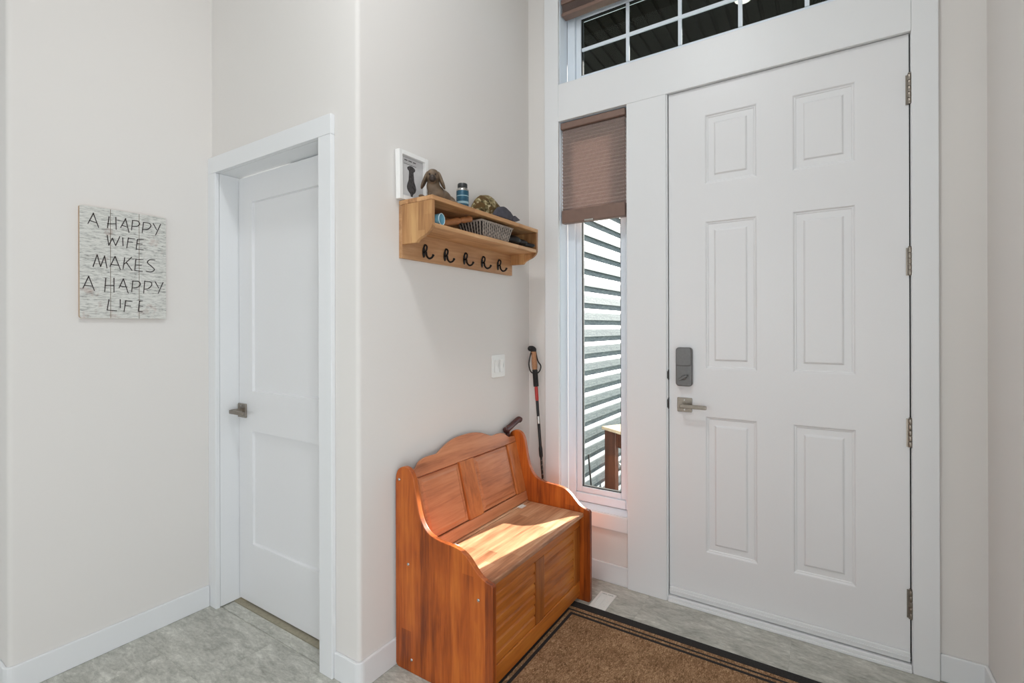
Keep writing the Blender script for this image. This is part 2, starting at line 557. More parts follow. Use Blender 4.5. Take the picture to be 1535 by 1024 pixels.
bm = bmesh.new()
prism(bm, [(-1.044, -1.09)] + arc(-1.044 - RB, -1.914 + RB, RB, 0, -90) + [(-5.0, -1.914), (-5.0, -1.80), (-1.16, -1.80), (-1.16, -1.09)], 0, H)
tag(struct('wall_left', bm, 'wall', smooth=True, auto=50), 'warm white wall carrying the wooden slogan sign', 'wall')
tag(struct('wall_closet', B((-1.044, -0.993, -1.213, -1.09, 0, 2.067), (-1.044, -0.189, -1.213, -1.09, 2.067, H)), 'wall'), 'warm white wall around and above the closet door', 'wall')
bm = bmesh.new()
prism(bm, [(-0.189, -1.213)] + arc(-RB, -1.213 + RB, RB, -90, 0) + [(0, 0), (-0.12, 0), (-0.12, -1.09), (-0.189, -1.09)], 0, H)
tag(struct('wall_bench', bm, 'wall', smooth=True, auto=50), 'warm white wall behind the bench and coat shelf', 'wall')
W0, W1 = 0.0, 0.16
tag(struct('wall_front', B((-0.12, 0.195, W0, W1, 0, H), (0.195, 0.593, W0, W1, 0, 0.347), (0.593, 0.774, W0, W1, 0, 2.47),
     (0.195, 1.714, W0, W1, 2.47, 2.641), (1.714, 1.92, W0, W1, 0, H), (0.195, 1.714, W0, W1, 3.128, H), (0.195, 0.593, W0, W1, 2.453, 2.47)), 'wall'), 'warm white wall holding the front door and windows', 'wall')
tag(struct('wall_right', B((1.92, 2.04, -2.15, 0.16, 0, H), (1.92, 2.04, -7.0, -3.35, 0, H), (1.92, 2.04, -3.35, -2.15, 0, 0.2), (1.92, 2.04, -3.35, -2.15, 1.85, H)), 'wall'), 'warm white wall at the right edge beside the front door', 'wall')
tag(struct('wall_back', B((-5.1, 2.04, -7.12, -7.0, 0, 0.9), (-5.1, 2.04, -7.12, -7.0, 2.3, H), (-5.1, -0.9, -7.12, -7.0, 0.9, 2.3), (1.2, 2.04, -7.12, -7.0, 0.9, 2.3)), 'wall'), 'far wall of the living room behind the viewer', 'wall')
tag(struct('wall_living', B((-5.12, -5.0, -7.0, -1.8, 0, 0.9), (-5.12, -5.0, -7.0, -1.8, 2.3, H), (-5.12, -5.0, -7.0, -5.3, 0.9, 2.3), (-5.12, -5.0, -3.5, -1.8, 0.9, 2.3)), 'wall'), 'side wall of the living room with a window', 'wall')

# baseboards
BH, BT = 0.10, 0.012
def skirting(name, pts, label):
    bm = bmesh.new()
    prism(bm, pts, 0.0, BH)
    return tag(struct(name, bm, 'trim', bevel=0.003), label, 'baseboard')
skirting('baseboard_left', [(-1.044, -1.234), (-1.044, -1.914 + RB)] + arc(-1.044 - RB, -1.914 + RB, RB, 0, -90)[1:] + [(-2.5, -1.914), (-2.5, -1.926)] +
         arc(-1.044 - RB, -1.914 + RB, RB + BT, -90, 0) + [(-1.032, -1.234)], 'white baseboard under the slogan sign')
skirting('baseboard_bench', [(-0.127, -1.213)] + arc(-RB, -1.213 + RB, RB, -90, 0) + [(0, -0.0005), (BT, -0.0005)] + arc(-RB, -1.213 + RB, RB + BT, 0, -90) + [(-0.127, -1.225)],
         'white baseboard wrapping the corner behind the bench')
skirting('baseboard_front', [(0.201, -0.0005), (0.201, -BT), (0.584, -BT), (0.584, -0.0005)], 'short white baseboard under the tall narrow window')
skirting('baseboard_corner', [(0.0125, -0.0005), (0.0125, -BT), (0.1145, -BT), (0.1145, -0.0005)], 'tiny white baseboard in the corner behind the bench')
skirting('baseboard_right', [(1.786, -0.0005), (1.786, -BT), (1.908, -BT), (1.908, -2.1), (1.9195, -2.1), (1.9195, -0.0005)], 'white baseboard at the right of the front door')

# casings: one flat board each
def board(name, b, label, mat='trim', bev=0.002):
    return tag(struct(name, B(b), mat, bevel=bev), label, 'trim')
board('trim_1', (0.115, 0.2, -0.02, -0.0005, 0, 3.2), 'tall white casing board left of the narrow window')
board('trim_2', (0.2005, 1.7055, -0.0198, -0.0005, 2.4455, 2.648), 'wide white board between transom window and front door')
board('trim_3', (0.5855, 0.7815, -0.0202, -0.0005, 0, 2.445), 'wide white post between narrow window and front door')
board('trim_4', (1.706, 1.785, -0.02, -0.0005, 0, 3.2), 'white casing board on the hinge side of front door')
board('trim_5', (0.2005, 0.585, -0.02, -0.0005, 0.278, 0.354), 'white apron board below the narrow window')
board('trim_6', (0.2005, 1.7055, -0.02, -0.0005, 3.121, 3.2), 'white head board above the transom window')
board('trim_7', (-1.0435, -0.978, -1.233, -1.2135, 0, 2.0515), 'narrow white casing at closet door beside sign wall')
board('trim_8', (-0.204, -0.128, -1.233, -1.2135, 0, 2.0515), 'white casing at the right of the closet door')
board('trim_9', (-1.0435, -0.128, -1.2332, -1.2135, 2.052, 2.128), 'white head casing over the closet door')
bm = B((-0.9925, -0.978, -1.2125, -1.088, 0.004, 2.0515), (-0.204, -0.1895, -1.2125, -1.088, 0.004, 2.0515), (-0.9925, -0.1895, -1.2125, -1.088, 2.052, 2.0665),
       (-0.978, -0.966, -1.085, -1.07, 0.004, 2.0515), (-0.216, -0.204, -1.085, -1.07, 0.004, 2.0515))
tag(struct('trim_10', bm, 'trim', bevel=0.001), 'white jamb lining inside the closet doorway', 'trim')
bm = B((0.7745, 0.787, -0.012, 0.15, 0, 2.469), (1.7045, 1.7135, -0.012, 0.15, 0, 2.469), (0.7745, 1.7135, -0.012, 0.15, 2.4475, 2.4695),
       (0.787, 0.80, 0.052, 0.07, 0, 2.4475), (1.69, 1.7045, 0.052, 0.07, 0, 2.4475), (0.787, 1.7045, 0.052, 0.07, 2.434, 2.4475))
tag(struct('trim_11', bm, 'trim', bevel=0.001), 'white jamb lining around the front door', 'trim')
tag(struct('floor_transition', B((-0.978, -0.204, -1.1495, -1.05, -0.002, 0.003)), 'strip'), 'tan transition strip on the floor under closet door', 'threshold')

# ------------------------------------------------------------------ windows
def ring(bm, x0, x1, z0, z1, w, y0, y1):
    box(bm, x0, x0 + w, y0, y1, z0, z1)
    box(bm, x1 - w, x1, y0, y1, z0, z1)
    box(bm, x0 + w, x1 - w, y0, y1, z0, z0 + w)
    box(bm, x0 + w, x1 - w, y0, y1, z1 - w, z1)
def window(name, x0, x1, z0, z1, label):
    w = empty(name, ((x0 + x1) / 2, 0.08, z0))
    tag(w, label, 'window', kind='structure')
    e = 0.0005
    bm = bmesh.new()
    ring(bm, x0 - 0.0075, x1 + 0.0075, z0 - 0.0075, z1 + 0.0075, 0.0075, 0.0, 0.086)
    obj('jamb', bm, 'vinyl', w)
    bm = bmesh.new()
    ring(bm, x0 + e, x1 - e, z0 + e, z1 - e, 0.046, 0.086, 0.155)
    obj('window_frame', bm, 'vinyl', w, bevel=0.004)
    bm = bmesh.new()
    ring(bm, x0 + 0.047, x1 - 0.047, z0 + 0.047, z1 - 0.047, 0.030, 0.102, 0.145)
    obj('sash', bm, 'vinyl', w, bevel=0.003)
    bm = bmesh.new()
    ring(bm, x0 + 0.0772, x1 - 0.0772, z0 + 0.0772, z1 - 0.0772, 0.005, 0.112, 0.130)
    obj('glazing_seal', bm, 'gap', w)
    obj('pane', B((x0 + 0.0775, x1 - 0.0775, 0.119, 0.122, z0 + 0.0775, z1 - 0.0775)), 'glass', w)
    return w
win1 = window('window_1', 0.203, 0.585, 0.355, 2.445, 'tall narrow sidelight window beside the front door')
win2 = window('window_2', 0.203, 1.706, 2.649, 3.121, 'wide transom window with white grid above front door')
for x in (0.548, 0.818, 1.094, 1.363):
    obj('muntin', B((x - 0.009, x + 0.009, 0.106, 0.116, 2.73, 3.042)), 'vinyl', win2, bevel=0.002)
obj('muntin', B((0.285, 1.624, 0.105, 0.115, 2.861, 2.879)), 'vinyl', win2, bevel=0.002)

# blinds
def pleats(bm, x0, x1, z0, z1, yc, amp, pitch):
    n = int(round((z1 - z0) / pitch))
    for sgn in (-1, 1):
        prev = None
        for i in range(2 * n + 1):
            z = z0 + (z1 - z0) * i / (2 * n)
            y = yc + sgn * (0.004 + (amp if i % 2 else 0.0))
            cur = [bm.verts.new((x0, y, z)), bm.verts.new((x1, y, z))]
            if prev:
                bm.faces.new((prev[0], prev[1], cur[1], cur[0]))
            prev = cur
b1 = thing('pleated_blind', (0.39, 0.015, 1.888), 'brown pleated blind half lowered over the narrow window', 'blind')
obj('head_rail', B((0.207, 0.574, -0.008, 0.042, 2.402, 2.438)), 'blindrail', b1, bevel=0.006, seg=3)
bm = bmesh.new()
pleats(bm, 0.214, 0.566, 1.960, 2.402, 0.016, 0.009, 0.0195)
obj('pleated_fabric', bm, 'shade', b1)
br = obj('bottom_rail', B((0.212, 0.571, -0.004, 0.036, 1.888, 1.960)), 'blindrail', b1, bevel=0.005, seg=3)
obj('lift_tab', B((0.35, 0.40, -0.010, -0.004, 1.889, 1.896)), 'steel', br)
b2 = thing('pleated_blind', (0.95, 0.03, 3.03), 'brown pleated blind gathered up at top of the transom window', 'blind')
obj('head_rail', B((0.207, 1.702, 0.0, 0.06, 3.092, 3.118)), 'blindrail', b2, bevel=0.005)
bm = bmesh.new()
pleats(bm, 0.212, 1.697, 3.048, 3.092, 0.030, 0.02, 0.0055)
obj('pleated_fabric', bm, 'shade', b2)
obj('bottom_rail', B((0.209, 1.700, 0.003, 0.057, 3.028, 3.048)), 'blindrail', b2, bevel=0.006, seg=3)

# ------------------------------------------------------------------ front door
door1 = empty('door_1', (1.245, 0.0, 0.0))
tag(door1, 'tall white six-panel front door with keypad deadbolt and lever', 'door', kind='structure')
DX0, DX1, DZ0, DZ1, DT = 0.7905, 1.7, 0.03, 2.444, 0.045
cols = [(0.954, 1.176), (1.309, 1.534)]
rows = [(0.267, 0.906), (1.123, 1.814), (1.984, 2.31)]
bm = bmesh.new()
for xa, xb in ((DX0, cols[0][0]), (cols[0][1], cols[1][0]), (cols[1][1], DX1)):
    box(bm, xa, xb, 0.0, DT, DZ0, DZ1)
for xa, xb in cols:
    for za, zb in ((DZ0, rows[0][0]), (rows[0][1], rows[1][0]), (rows[1][1], rows[2][0]), (rows[2][1], DZ1)):
        box(bm, xa, xb, 0.0, DT, za, zb)
bmesh.ops.remove_doubles(bm, verts=bm.verts, dist=1e-5)
obj('door_slab', bm, 'door', door1)
for xa, xb in cols:
    for za, zb in rows:
        bm = bmesh.new()
        loft_rect(bm, xa, xb, za, zb, [(0, 0.0), (0.004, 0.0005), (0.009, 0.006), (0.013, 0.0065), (0.016, 0.0095), (0.040, 0.0095), (0.0425, 0.0085), (0.047, 0.0030), (0.050, 0.0022)])
        obj('panel', bm, 'door', door1)
sw = obj('door_sweep', B((0.7915, 1.7, -0.010, 0.0, 0.033, 0.072)), 'trim', door1, bevel=0.004)
obj('drip_strip', B((0.7915, 1.7, -0.014, -0.0098, 0.050, 0.058)), 'trim', sw, bevel=0.002)
obj('threshold', B((0.7875, 1.704, -0.018, 0.14, 0.0, 0.0285), (0.7875, 1.704, -0.024, -0.018, 0.0, 0.014)), 'trim', door1, bevel=0.003)
obj('weatherstrip', B((1.7003, 1.7043, 0.012, 0.05, 0.03, 2.444), (0.7872, 0.7903, 0.010, 0.05, 0.03, 2.444)), 'gap', door1)
for za, zb in ((2.171, 2.286), (1.515, 1.623), (0.857, 0.967), (0.201, 0.311)):
    bm = bmesh.new()
    z, n = za, 5
    kl = (zb - za) / n
    for i in range(n):
        lathe(bm, [(0.0066, 0.0008), (0.0072, 0.002), (0.0072, kl - 0.002), (0.0066, kl - 0.0008)], (1.7015, -0.0085, za + kl * i), n=12)
    lathe(bm, [(0.0, 0), (0.005, 0.001), (0.006, 0.004)], (1.7015, -0.0085, zb), n=12)
    hg = obj('hinge', bm, 'nickel', door1, smooth=True, auto=40)
    obj('hinge_leaf', B((1.690, 1.7012, -0.0035, -0.0005, za + 0.001, zb - 0.001)), 'nickel', hg)
def rrect(x0, x1, z0, z1, r, n=5):
    return arc(x1 - r, z0 + r, r, -90, 0, n) + arc(x1 - r, z1 - r, r, 0, 90, n) + arc(x0 + r, z1 - r, r, 90, 180, n) + arc(x0 + r, z0 + r, r, 180, 270, n)
bm = bmesh.new()
prism(bm, rrect(0.828, 0.901, 1.041, 1.224, 0.014), -0.0285, -0.0003, 'y')
lk = obj('deadbolt_keypad', bm, 'pewter', door1, bevel=0.004, seg=3, smooth=True, auto=35)
bm = bmesh.new()
prism(bm, rrect(0.8295, 0.8995, 1.1375, 1.2225, 0.013), -0.0335, -0.0285, 'y')
obj('battery_cover', bm, 'pewter', lk, bevel=0.003, seg=3, smooth=True, auto=35)
bm = bmesh.new()
lathe(bm, [(0.012, 0), (0.012, 0.006), (0.010, 0.008)], (0.8655, -0.0285, 1.083), (0, -1, 0), 16)
v = box(bm, -0.021, 0.021, -0.050, -0.0365, -0.005, 0.005)
bmesh.ops.transform(bm, matrix=Matrix.Translation((0.8655, 0, 1.083)) @ Matrix.Rotation(math.radians(-32), 4, 'Y'), verts=v)
obj('thumb_turn', bm, 'pewter', lk, bevel=0.002)
def lever_handle(parent, xc, yf, zc, length, s=1):
    """square rose and flat lever on a face looking to -y; lever points to +x"""
    r = 0.0335
    bm = bmesh.new()
    prism(bm, rrect(xc - r, xc + r, zc - r, zc + r, 0.003, 3), yf - 0.009, yf - 0.0003, 'y')
    h = obj('lever_handle', bm, 'nickel', parent, bevel=0.0015)
    bm = bmesh.new()
    lathe(bm, [(0.0115, 0.0), (0.0115, 0.046)], (xc, yf - 0.009, zc), (0, -1, 0), 16)
    obj('spindle', bm, 'nickel', h, smooth=True, auto=40)
    bm = bmesh.new()
    box(bm, xc - 0.011, xc + length, yf - 0.063, yf - 0.050, zc - 0.009, zc + 0.009)
    obj('lever', bm, 'nickel', h, bevel=0.003, seg=3)
    bm = bmesh.new()
    lathe(bm, [(0.004, 0), (0.004, 0.002)], (xc, yf - 0.009, zc + 0.023), (0, -1, 0), 10)
    lathe(bm, [(0.004, 0), (0.004, 0.002)], (xc, yf - 0.009, zc - 0.023), (0, -1, 0), 10)
    obj('screw', bm, 'steel', h)
    return h
lever_handle(door1, 0.8635, 0.0, 0.951, 0.108)
for za, zb in ((1.066, 1.114), (0.926, 0.978)):
    obj('strike_plate', B((0.7868, 0.7900, -0.0135, 0.02, za, zb), (0.784, 0.7868, -0.0150, -0.0118, za + 0.006, zb - 0.006)), 'lockdark', door1, bevel=0.001)

# ------------------------------------------------------------------ closet door
door2 = empty('door_2', (-0.59, -1.123, 0.0))
tag(door2, 'white two-panel closet door with a square nickel lever', 'door', kind='structure')
CX0, CX1, CZ0, CZ1, CY0 = -0.975, -0.207, 0.012, 2.046, -1.123
px0, px1 = -0.862, -0.320
prow = [(0.293, 0.831), (1.02, 1.921)]
bm = bmesh.new()
for xa, xb in ((CX0, px0), (px1, CX1)):
    box(bm, xa, xb, CY0, CY0 + 0.035, CZ0, CZ1)
for za, zb in ((CZ0, prow[0][0]), (prow[0][1], prow[1][0]), (prow[1][1], CZ1)):
    box(bm, px0, px1, CY0, CY0 + 0.035, za, zb)
bmesh.ops.remove_doubles(bm, verts=bm.verts, dist=1e-5)
obj('door_slab', bm, 'door', door2)
for za, zb in prow:
    bm = bmesh.new()
    loft_rect(bm, px0, px1, za, zb, [(0, CY0), (0.0035, CY0 + 0.0105), (0.0045, CY0 + 0.011)])
    obj('panel', bm, 'door', door2)
lever_handle(door2, -0.940, CY0, 0.924, 0.10)

# ------------------------------------------------------------------ the porch outside
ground = struct('ground', B((-14, 14, 2.3, 26, -0.6, -0.35)), 'grass')
tag(ground, 'green lawn in front of the porch', 'ground')
tag(struct('floor_porch', B((-0.4, 4.0, 0.16, 2.6, -0.35, -0.12)), 'conc'), 'grey concrete porch floor outside the narrow window', 'floor')
SX = -0.05
wall_s = struct('wall_siding', B((SX - 0.15, SX - 0.0225, 0.165, 4.2, -0.3, 2.98)), 'siding')
tag(wall_s, 'outer wall with grey lapped siding seen through the narrow window', 'wall')
P = 0.1243
prof = [(-0.022, 0.0), (0.0, 0.0), (0.0008, 0.003), (0.0008, 0.056), (-0.0012, 0.063), (-0.0205, 0.094), (-0.0210, 0.098), (-0.0210, P), (-0.022, P)]
bm = bmesh.new()
prism(bm, [(a, b) for a, b in prof], -2.0, 2.0, 'y')
bmesh.ops.recalc_face_normals(bm, faces=bm.faces)
me = bpy.data.meshes.new('siding_plank')
bm.to_mesh(me); bm.free()
me.materials.append(M['siding'])
for i in range(25):
    o = bpy.data.objects.new('siding_plank', me)
    COL.objects.link(o)
    o.parent = wall_s
    o.location = (SX, 2.17, -0.118 + P * i)
sof = struct('ceiling_porch', B((-1.6, 4.0, 0.165, 2.2, 3.53, 3.6)), 'soffit')
tag(sof, 'dark ribbed soffit over the porch seen through the transom', 'ceiling')
bm = bmesh.new()
prism(bm, [(-0.049, 0.03), (-0.049, 0.012), (-0.041, 0.012), (-0.036, 0.0), (0.036, 0.0), (0.041, 0.012), (0.049, 0.012), (0.049, 0.03)], -0.915, 0.915, 'y')
bmesh.ops.recalc_face_normals(bm, faces=bm.faces)
me = bpy.data.meshes.new('soffit_panel')
bm.to_mesh(me); bm.free()
me.materials.append(M['soffit'])
for i in range(-16, 30):
    o = bpy.data.objects.new('soffit_panel', me)
    COL.objects.link(o)
    o.parent = sof
    o.location = (0.02 + 0.0985 * i, 1.083, 3.5)
pl = thing('porch_light', (0.97, 1.15, 3.49), 'round white light set in the dark porch soffit', 'light')
bm = bmesh.new()
lathe(bm, [(0.055, 0.0), (0.053, -0.010), (0.042, -0.012)], (0.97, 1.15, 3.4995), n=24)
obj('light_ring', bm, 'vent', pl, smooth=True, auto=40)
bm = bmesh.new()
lathe(bm, [(0.0415, 0.002), (0.038, -0.003), (0.0, -0.007)], (0.97, 1.15, 3.4855), n=24)
obj('lens', bm, 'picframe', pl, smooth=True)

# ------------------------------------------------------------------ storage bench
bench = thing('storage_bench', (0.245, -0.63, 0.0), 'honey-brown pine storage bench with scalloped back and curved arms', 'bench')
YN, YF, TH = -1.045, -0.215, 0.022
side_top = [(0.013, 0.715), (0.016, 0.745), (0.028, 0.768), (0.05, 0.781), (0.075, 0.780), (0.097, 0.766), (0.111, 0.738), (0.119, 0.70), (0.128, 0.655), (0.142, 0.605), (0.166, 0.566), (0.20, 0.545),
            (0.25, 0.535), (0.30, 0.532), (0.34, 0.524), (0.372, 0.506), (0.40, 0.478), (0.425, 0.456), (0.452, 0.444), (0.470, 0.440), (0.478, 0.432)]
outline = [tuple(p) for p in smooth_curve(side_top, 4)] + arc(0.478 - 0.012, 0.012, 0.012, 0, -90, 4) + arc(0.013 + 0.016, 0.016, 0.016, -90, -180, 4)
sides = []
for y0 in (YN, YF - TH):
    bm = bmesh.new()
    prism(bm, outline, y0, y0 + TH, 'y')
    sides.append(obj('side_panel', bm, 'benchside', bench, bevel=0.006, seg=3, smooth=True, auto=30))
for (x, z) in ((0.034, 0.73), (0.081, 0.412), (0.417, 0.374), (0.098, 0.05)):
    bm = bmesh.new()
    lathe(bm, [(0.0, 0.0035), (0.003, 0.0035), (0.0055, 0.002), (0.0062, 0.0), (0.0062, -0.002)][::-1], (x, YN, z), (0, -1, 0), 14)
    obj('screw_cap', bm, 'steel', sides[0], smooth=True)
I0, I1 = YN + TH + 0.0005, YF - TH - 0.0005       # clear width between the sides
# reclined back: local frame (y, s up the back, d out from the back)
BU, BN = Vector((-0.2480, 0, 0.9688)), Vector((0.9688, 0, 0.2480))
BO = Vector((0.135, 0, 0.430))
def bk(y, s, d):
    p = BO + BU * s + BN * d
    return (p.x, y, p.z)
def back_solid(bm, pts, d0, d1):
    lo = [bm.verts.new(bk(y, s, d0)) for y, s in pts]
    hi = [bm.verts.new(bk(y, s, d1)) for y, s in pts]
    n = len(pts)
    bm.faces.new(lo); bm.faces.new(hi[::-1])
    for i in range(n):
        bm.faces.new((lo[i], lo[(i + 1) % n], hi[(i + 1) % n], hi[i]))
YC = -0.63
half = [(0.0, 0.412), (0.06, 0.410), (0.12, 0.398), (0.165, 0.381), (0.20, 0.368), (0.235, 0.369), (0.275, 0.368), (0.305, 0.360), (0.325, 0.345), (0.345, 0.336), (0.392, 0.332)]
topc = [(YC - a, b) for a, b in half[::-1]] + [(YC + a, b) for a, b in half[1:]]
topc = [tuple(p) for p in smooth_curve(topc, 4)]
topc = [(min(max(y, I0), I1), s) for y, s in topc]
RS = 0.302                                         # underside of the top rail
bm = bmesh.new()
back_solid(bm, topc + [(I1, RS), (I0, RS)], -0.018, 0.0)
obj('top_rail', bm, 'benchback', bench, bevel=0.003, seg=2, smooth=True, auto=30)
bm = bmesh.new()
back_solid(bm, [(I0, 0.001), (I1, 0.001), (I1, 0.048), (I0, 0.048)], -0.018, 0.0)
obj('bottom_rail', bm, 'benchback', bench, bevel=0.003)
for ya, yb in ((I0, -0.965), (-0.705, -0.605), (-0.318, I1)):
    bm = bmesh.new()
    back_solid(bm, [(ya, 0.0485), (yb, 0.0485), (yb, RS - 0.0005), (ya, RS - 0.0005)], -0.018, -0.0004)
    obj('back_stile', bm, 'backstile', bench, bevel=0.003)
for ya, yb in ((-0.9645, -0.7055), (-0.6045, -0.3185)):
    bm = bmesh.new()
    a, b, s0, s1 = ya + 0.0015, yb - 0.0015, 0.050, RS - 0.003
    rings = []
    for ins, d in ((0, -0.013), (0.004, -0.009), (0.014, -0.009), (0.024, -0.0035)):
        rings.append([bm.verts.new(bk(*q)) for q in ((a + ins, s0 + ins, d), (b - ins, s0 + ins, d), (b - ins, s1 - ins, d), (a + ins, s1 - ins, d))])
    for r0, r1 in zip(rings, rings[1:]):
        for k in range(4):
            bm.faces.new((r0[k], r0[(k + 1) % 4], r1[(k + 1) % 4], r1[k]))
    bm.faces.new(rings[-1])
    rear = [bm.verts.new(bk(*q)) for q in ((a, s0, -0.016), (b, s0, -0.016), (b, s1, -0.016), (a, s1, -0.016))]
    for k in range(4):
        bm.faces.new((rings[0][k], rings[0][(k + 1) % 4], rear[(k + 1) % 4], rear[k]))
    bm.faces.new(rear)
    obj('back_panel', bm, 'benchback', bench)
# seat lid and box
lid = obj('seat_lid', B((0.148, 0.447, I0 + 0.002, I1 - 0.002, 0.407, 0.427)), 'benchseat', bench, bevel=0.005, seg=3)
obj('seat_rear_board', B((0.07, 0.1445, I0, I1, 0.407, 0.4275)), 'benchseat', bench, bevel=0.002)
for y in (-0.86, -0.33):
    bm = B((0.137, 0.166, y - 0.022, y + 0.022, 0.4272, 0.4285))
    tube(bm, [(0.1463, y - 0.022, 0.4295), (0.1463, y + 0.022, 0.4295)], 0.0028, 8)
    obj('lid_hinge', bm, 'vent', lid)
FX = 0.425
obj('front_top_rail', B((FX - 0.02, FX, I0, I1, 0.356, 0.4065)), 'benchfront', bench, bevel=0.003)
obj('front_bottom_rail', B((FX - 0.02, FX, I0, I1, 0.022, 0.092)), 'benchfront', bench, bevel=0.004)
for ya, yb in ((I0, -0.962), (-0.662, -0.588), (-0.300, I1)):
    obj('front_stile', B((FX - 0.02, FX - 0.0003, ya, yb, 0.0925, 0.3555)), 'frontstile', bench, bevel=0.003)
NS = 6
for ya, yb in ((-0.9615, -0.6625), (-0.5875, -0.3005)):
    hgt = (0.3555 - 0.0925) / NS
    for i in range(NS):
        z0 = 0.0925 + hgt * i
        bm = bmesh.new()
        prism(bm, [(FX - 0.018, z0 + 0.0008), (FX - 0.013, z0 + 0.0008), (FX - 0.004, z0 + 0.003), (FX - 0.004, z0 + hgt - 0.0105), (FX - 0.013, z0 + hgt - 0.002), (FX - 0.018, z0 + hgt - 0.002)], ya, yb, 'y')
        obj('front_slat', bm, 'benchfront', bench)
obj('box_bottom', B((0.042, FX - 0.021, I0, I1, 0.03, 0.045), (0.042, 0.055, I0, I1, 0.045, 0.4065)), 'benchfront', bench)

# ------------------------------------------------------------------ coat shelf
shelf = thing('coat_shelf', (0.0, -0.61, 1.598), 'oak-toned wall shelf with cubby and five black coat hooks', 'shelf')
SL, SR, SD = -1.011, -0.204, 0.178
obj('backboard', B((0.0005, 0.018, SL + 0.0005, SR - 0.0005, 1.598, 1.808)), 'shelfback', shelf, bevel=0.0015)
obj('top_board', B((0.0005, SD, SL, SR, 1.8095, 1.8275)), 'shelf', shelf, bevel=0.0025)
obj('lower_board', B((0.0185, SD - 0.002, SL + 0.0165, SR - 0.0165, 1.705, 1.7225)), 'shelf', shelf, bevel=0.002)
so = [(0.0185, 1.652), (0.09, 1.651)] + [tuple(p) for p in smooth_curve([(0.094, 1.651), (0.10, 1.657), (0.107, 1.664), (0.125, 1.672), (0.15, 1.682), (0.168, 1.696), (SD - 0.001, 1.712)], 4)] + [(SD - 0.001, 1.809), (0.0185, 1.809)]
for ya in (SL, SR - 0.016):
    bm = bmesh.new()
    prism(bm, so, ya, ya + 0.016, 'y')
    obj('side_board', bm, 'shelfside', shelf, bevel=0.0015)
for y in (-0.888, -0.754, -0.617, -0.478, -0.341):
    bm = bmesh.new()
    zc = 1.640
    prism(bm, [(y + 0.0085 * math.cos(t), zc - 0.004 + 0.023 * math.sin(t)) for t in (2 * math.pi * k / 16 for k in range(16))], 0.0182, 0.0212, 'x')
    hk = obj('coat_hook', bm, 'darkmetal', shelf, bevel=0.001)
    bm = bmesh.new()
    pts = smooth_curve([(0.020, y, zc - 0.004), (0.032, y, zc - 0.004), (0.036, y, zc - 0.020), (0.048, y, zc - 0.032), (0.064, y, zc - 0.030), (0.074, y, zc - 0.018)], 5)
    tube(bm, pts, [0.0042] * (len(pts) - 3) + [0.0048, 0.0056, 0.0046], 8)
    pts = smooth_curve([(0.030, y, zc - 0.004), (0.036, y, zc + 0.008), (0.036, y, zc + 0.020), (0.026, y, zc + 0.026), (0.021, y, zc + 0.016)], 5)
    tube(bm, pts, 0.0038, 8)
    obj('prong', bm, 'darkmetal', hk, smooth=True)

# ------------------------------------------------------------------ on top of the shelf
TZ = 1.828
pf = thing('picture_frame', (0.03, -0.955, TZ), 'small white framed dog print leaning on the wall', 'picture')
def lean(y, z, d):                                 # frame plane leaning back to the wall
    h = z - TZ
    return (0.020 - h * 0.02 + d, y, TZ + h)
def lbox(bm, y0, y1, z0, z1, d0, d1):
    v = [bm.verts.new(lean(y, TZ + z, d)) for d in (d0, d1) for y in (y0, y1) for z in (z0, z1)]
    for f in ((0, 1, 3, 2), (4, 6, 7, 5), (0, 4, 5, 1), (2, 3, 7, 6), (0, 2, 6, 4), (1, 5, 7, 3)):
        bm.faces.new([v[i] for i in f])
FY0, FY1, FH, FW = -1.034, -0.868, 0.197, 0.018
bm = bmesh.new()
lbox(bm, FY0, FY0 + FW, 0.0, FH, -0.012, 0.012)
lbox(bm, FY1 - FW, FY1, 0.0, FH, -0.012, 0.012)
lbox(bm, FY0 + FW, FY1 - FW, 0.0, FW, -0.012, 0.012)
lbox(bm, FY0 + FW, FY1 - FW, FH - FW, FH, -0.012, 0.012)
bmesh.ops.translate(bm, verts=bm.verts, vec=(0.0, 0, 0.0015))
obj('frame_border', bm, 'picframe', pf, bevel=0.0015)
bm = bmesh.new()
lbox(bm, FY0 + FW + 0.0003, FY1 - FW - 0.0003, FW, FH - FW, -0.006, -0.003)
pp = obj('print_sheet', bm, 'paper', pf)
def flat_shape(pts, d0, d1):
    bm = bmesh.new()
    lo = [bm.verts.new(lean(y, TZ + z, d0)) for y, z in pts]
    hi = [bm.verts.new(lean(y, TZ + z, d1)) for y, z in pts]
    n = len(pts)
    bm.faces.new(lo); bm.faces.new(hi[::-1])
    for i in range(n):
        bm.faces.new((lo[i], lo[(i + 1) % n], hi[(i + 1) % n], hi[i]))
    return bm
dogc = -0.955
prof_d = [(0.004, 0.020), (0.008, 0.035), (0.020, 0.045), (0.026, 0.060), (0.022, 0.076), (0.016, 0.090), (0.014, 0.110), (0.013, 0.126), (0.020, 0.132), (0.022, 0.140), (0.014, 0.146), (0.006, 0.149)]
dogp = [(dogc + a, b) for a, b in prof_d] + [(dogc - a, b) for a, b in prof_d[::-1]]
obj('dog_silhouette', flat_shape([tuple(p) for p in smooth_curve(dogp, 3)], -0.003, -0.0022), 'ink', pp)
bm = bmesh.new()
for ya, yb, z0 in ((-0.992, -0.976, 0.166), (-0.970, -0.950, 0.166), (-0.944, -0.928, 0.166)):
    lbox(bm, ya, yb, z0, z0 + 0.0035, -0.003, -0.0024)
lbox(bm, -0.996, -0.926, 0.152, 0.1535, -0.003, -0.0024)
obj('caption_line', bm, 'ink', pp)

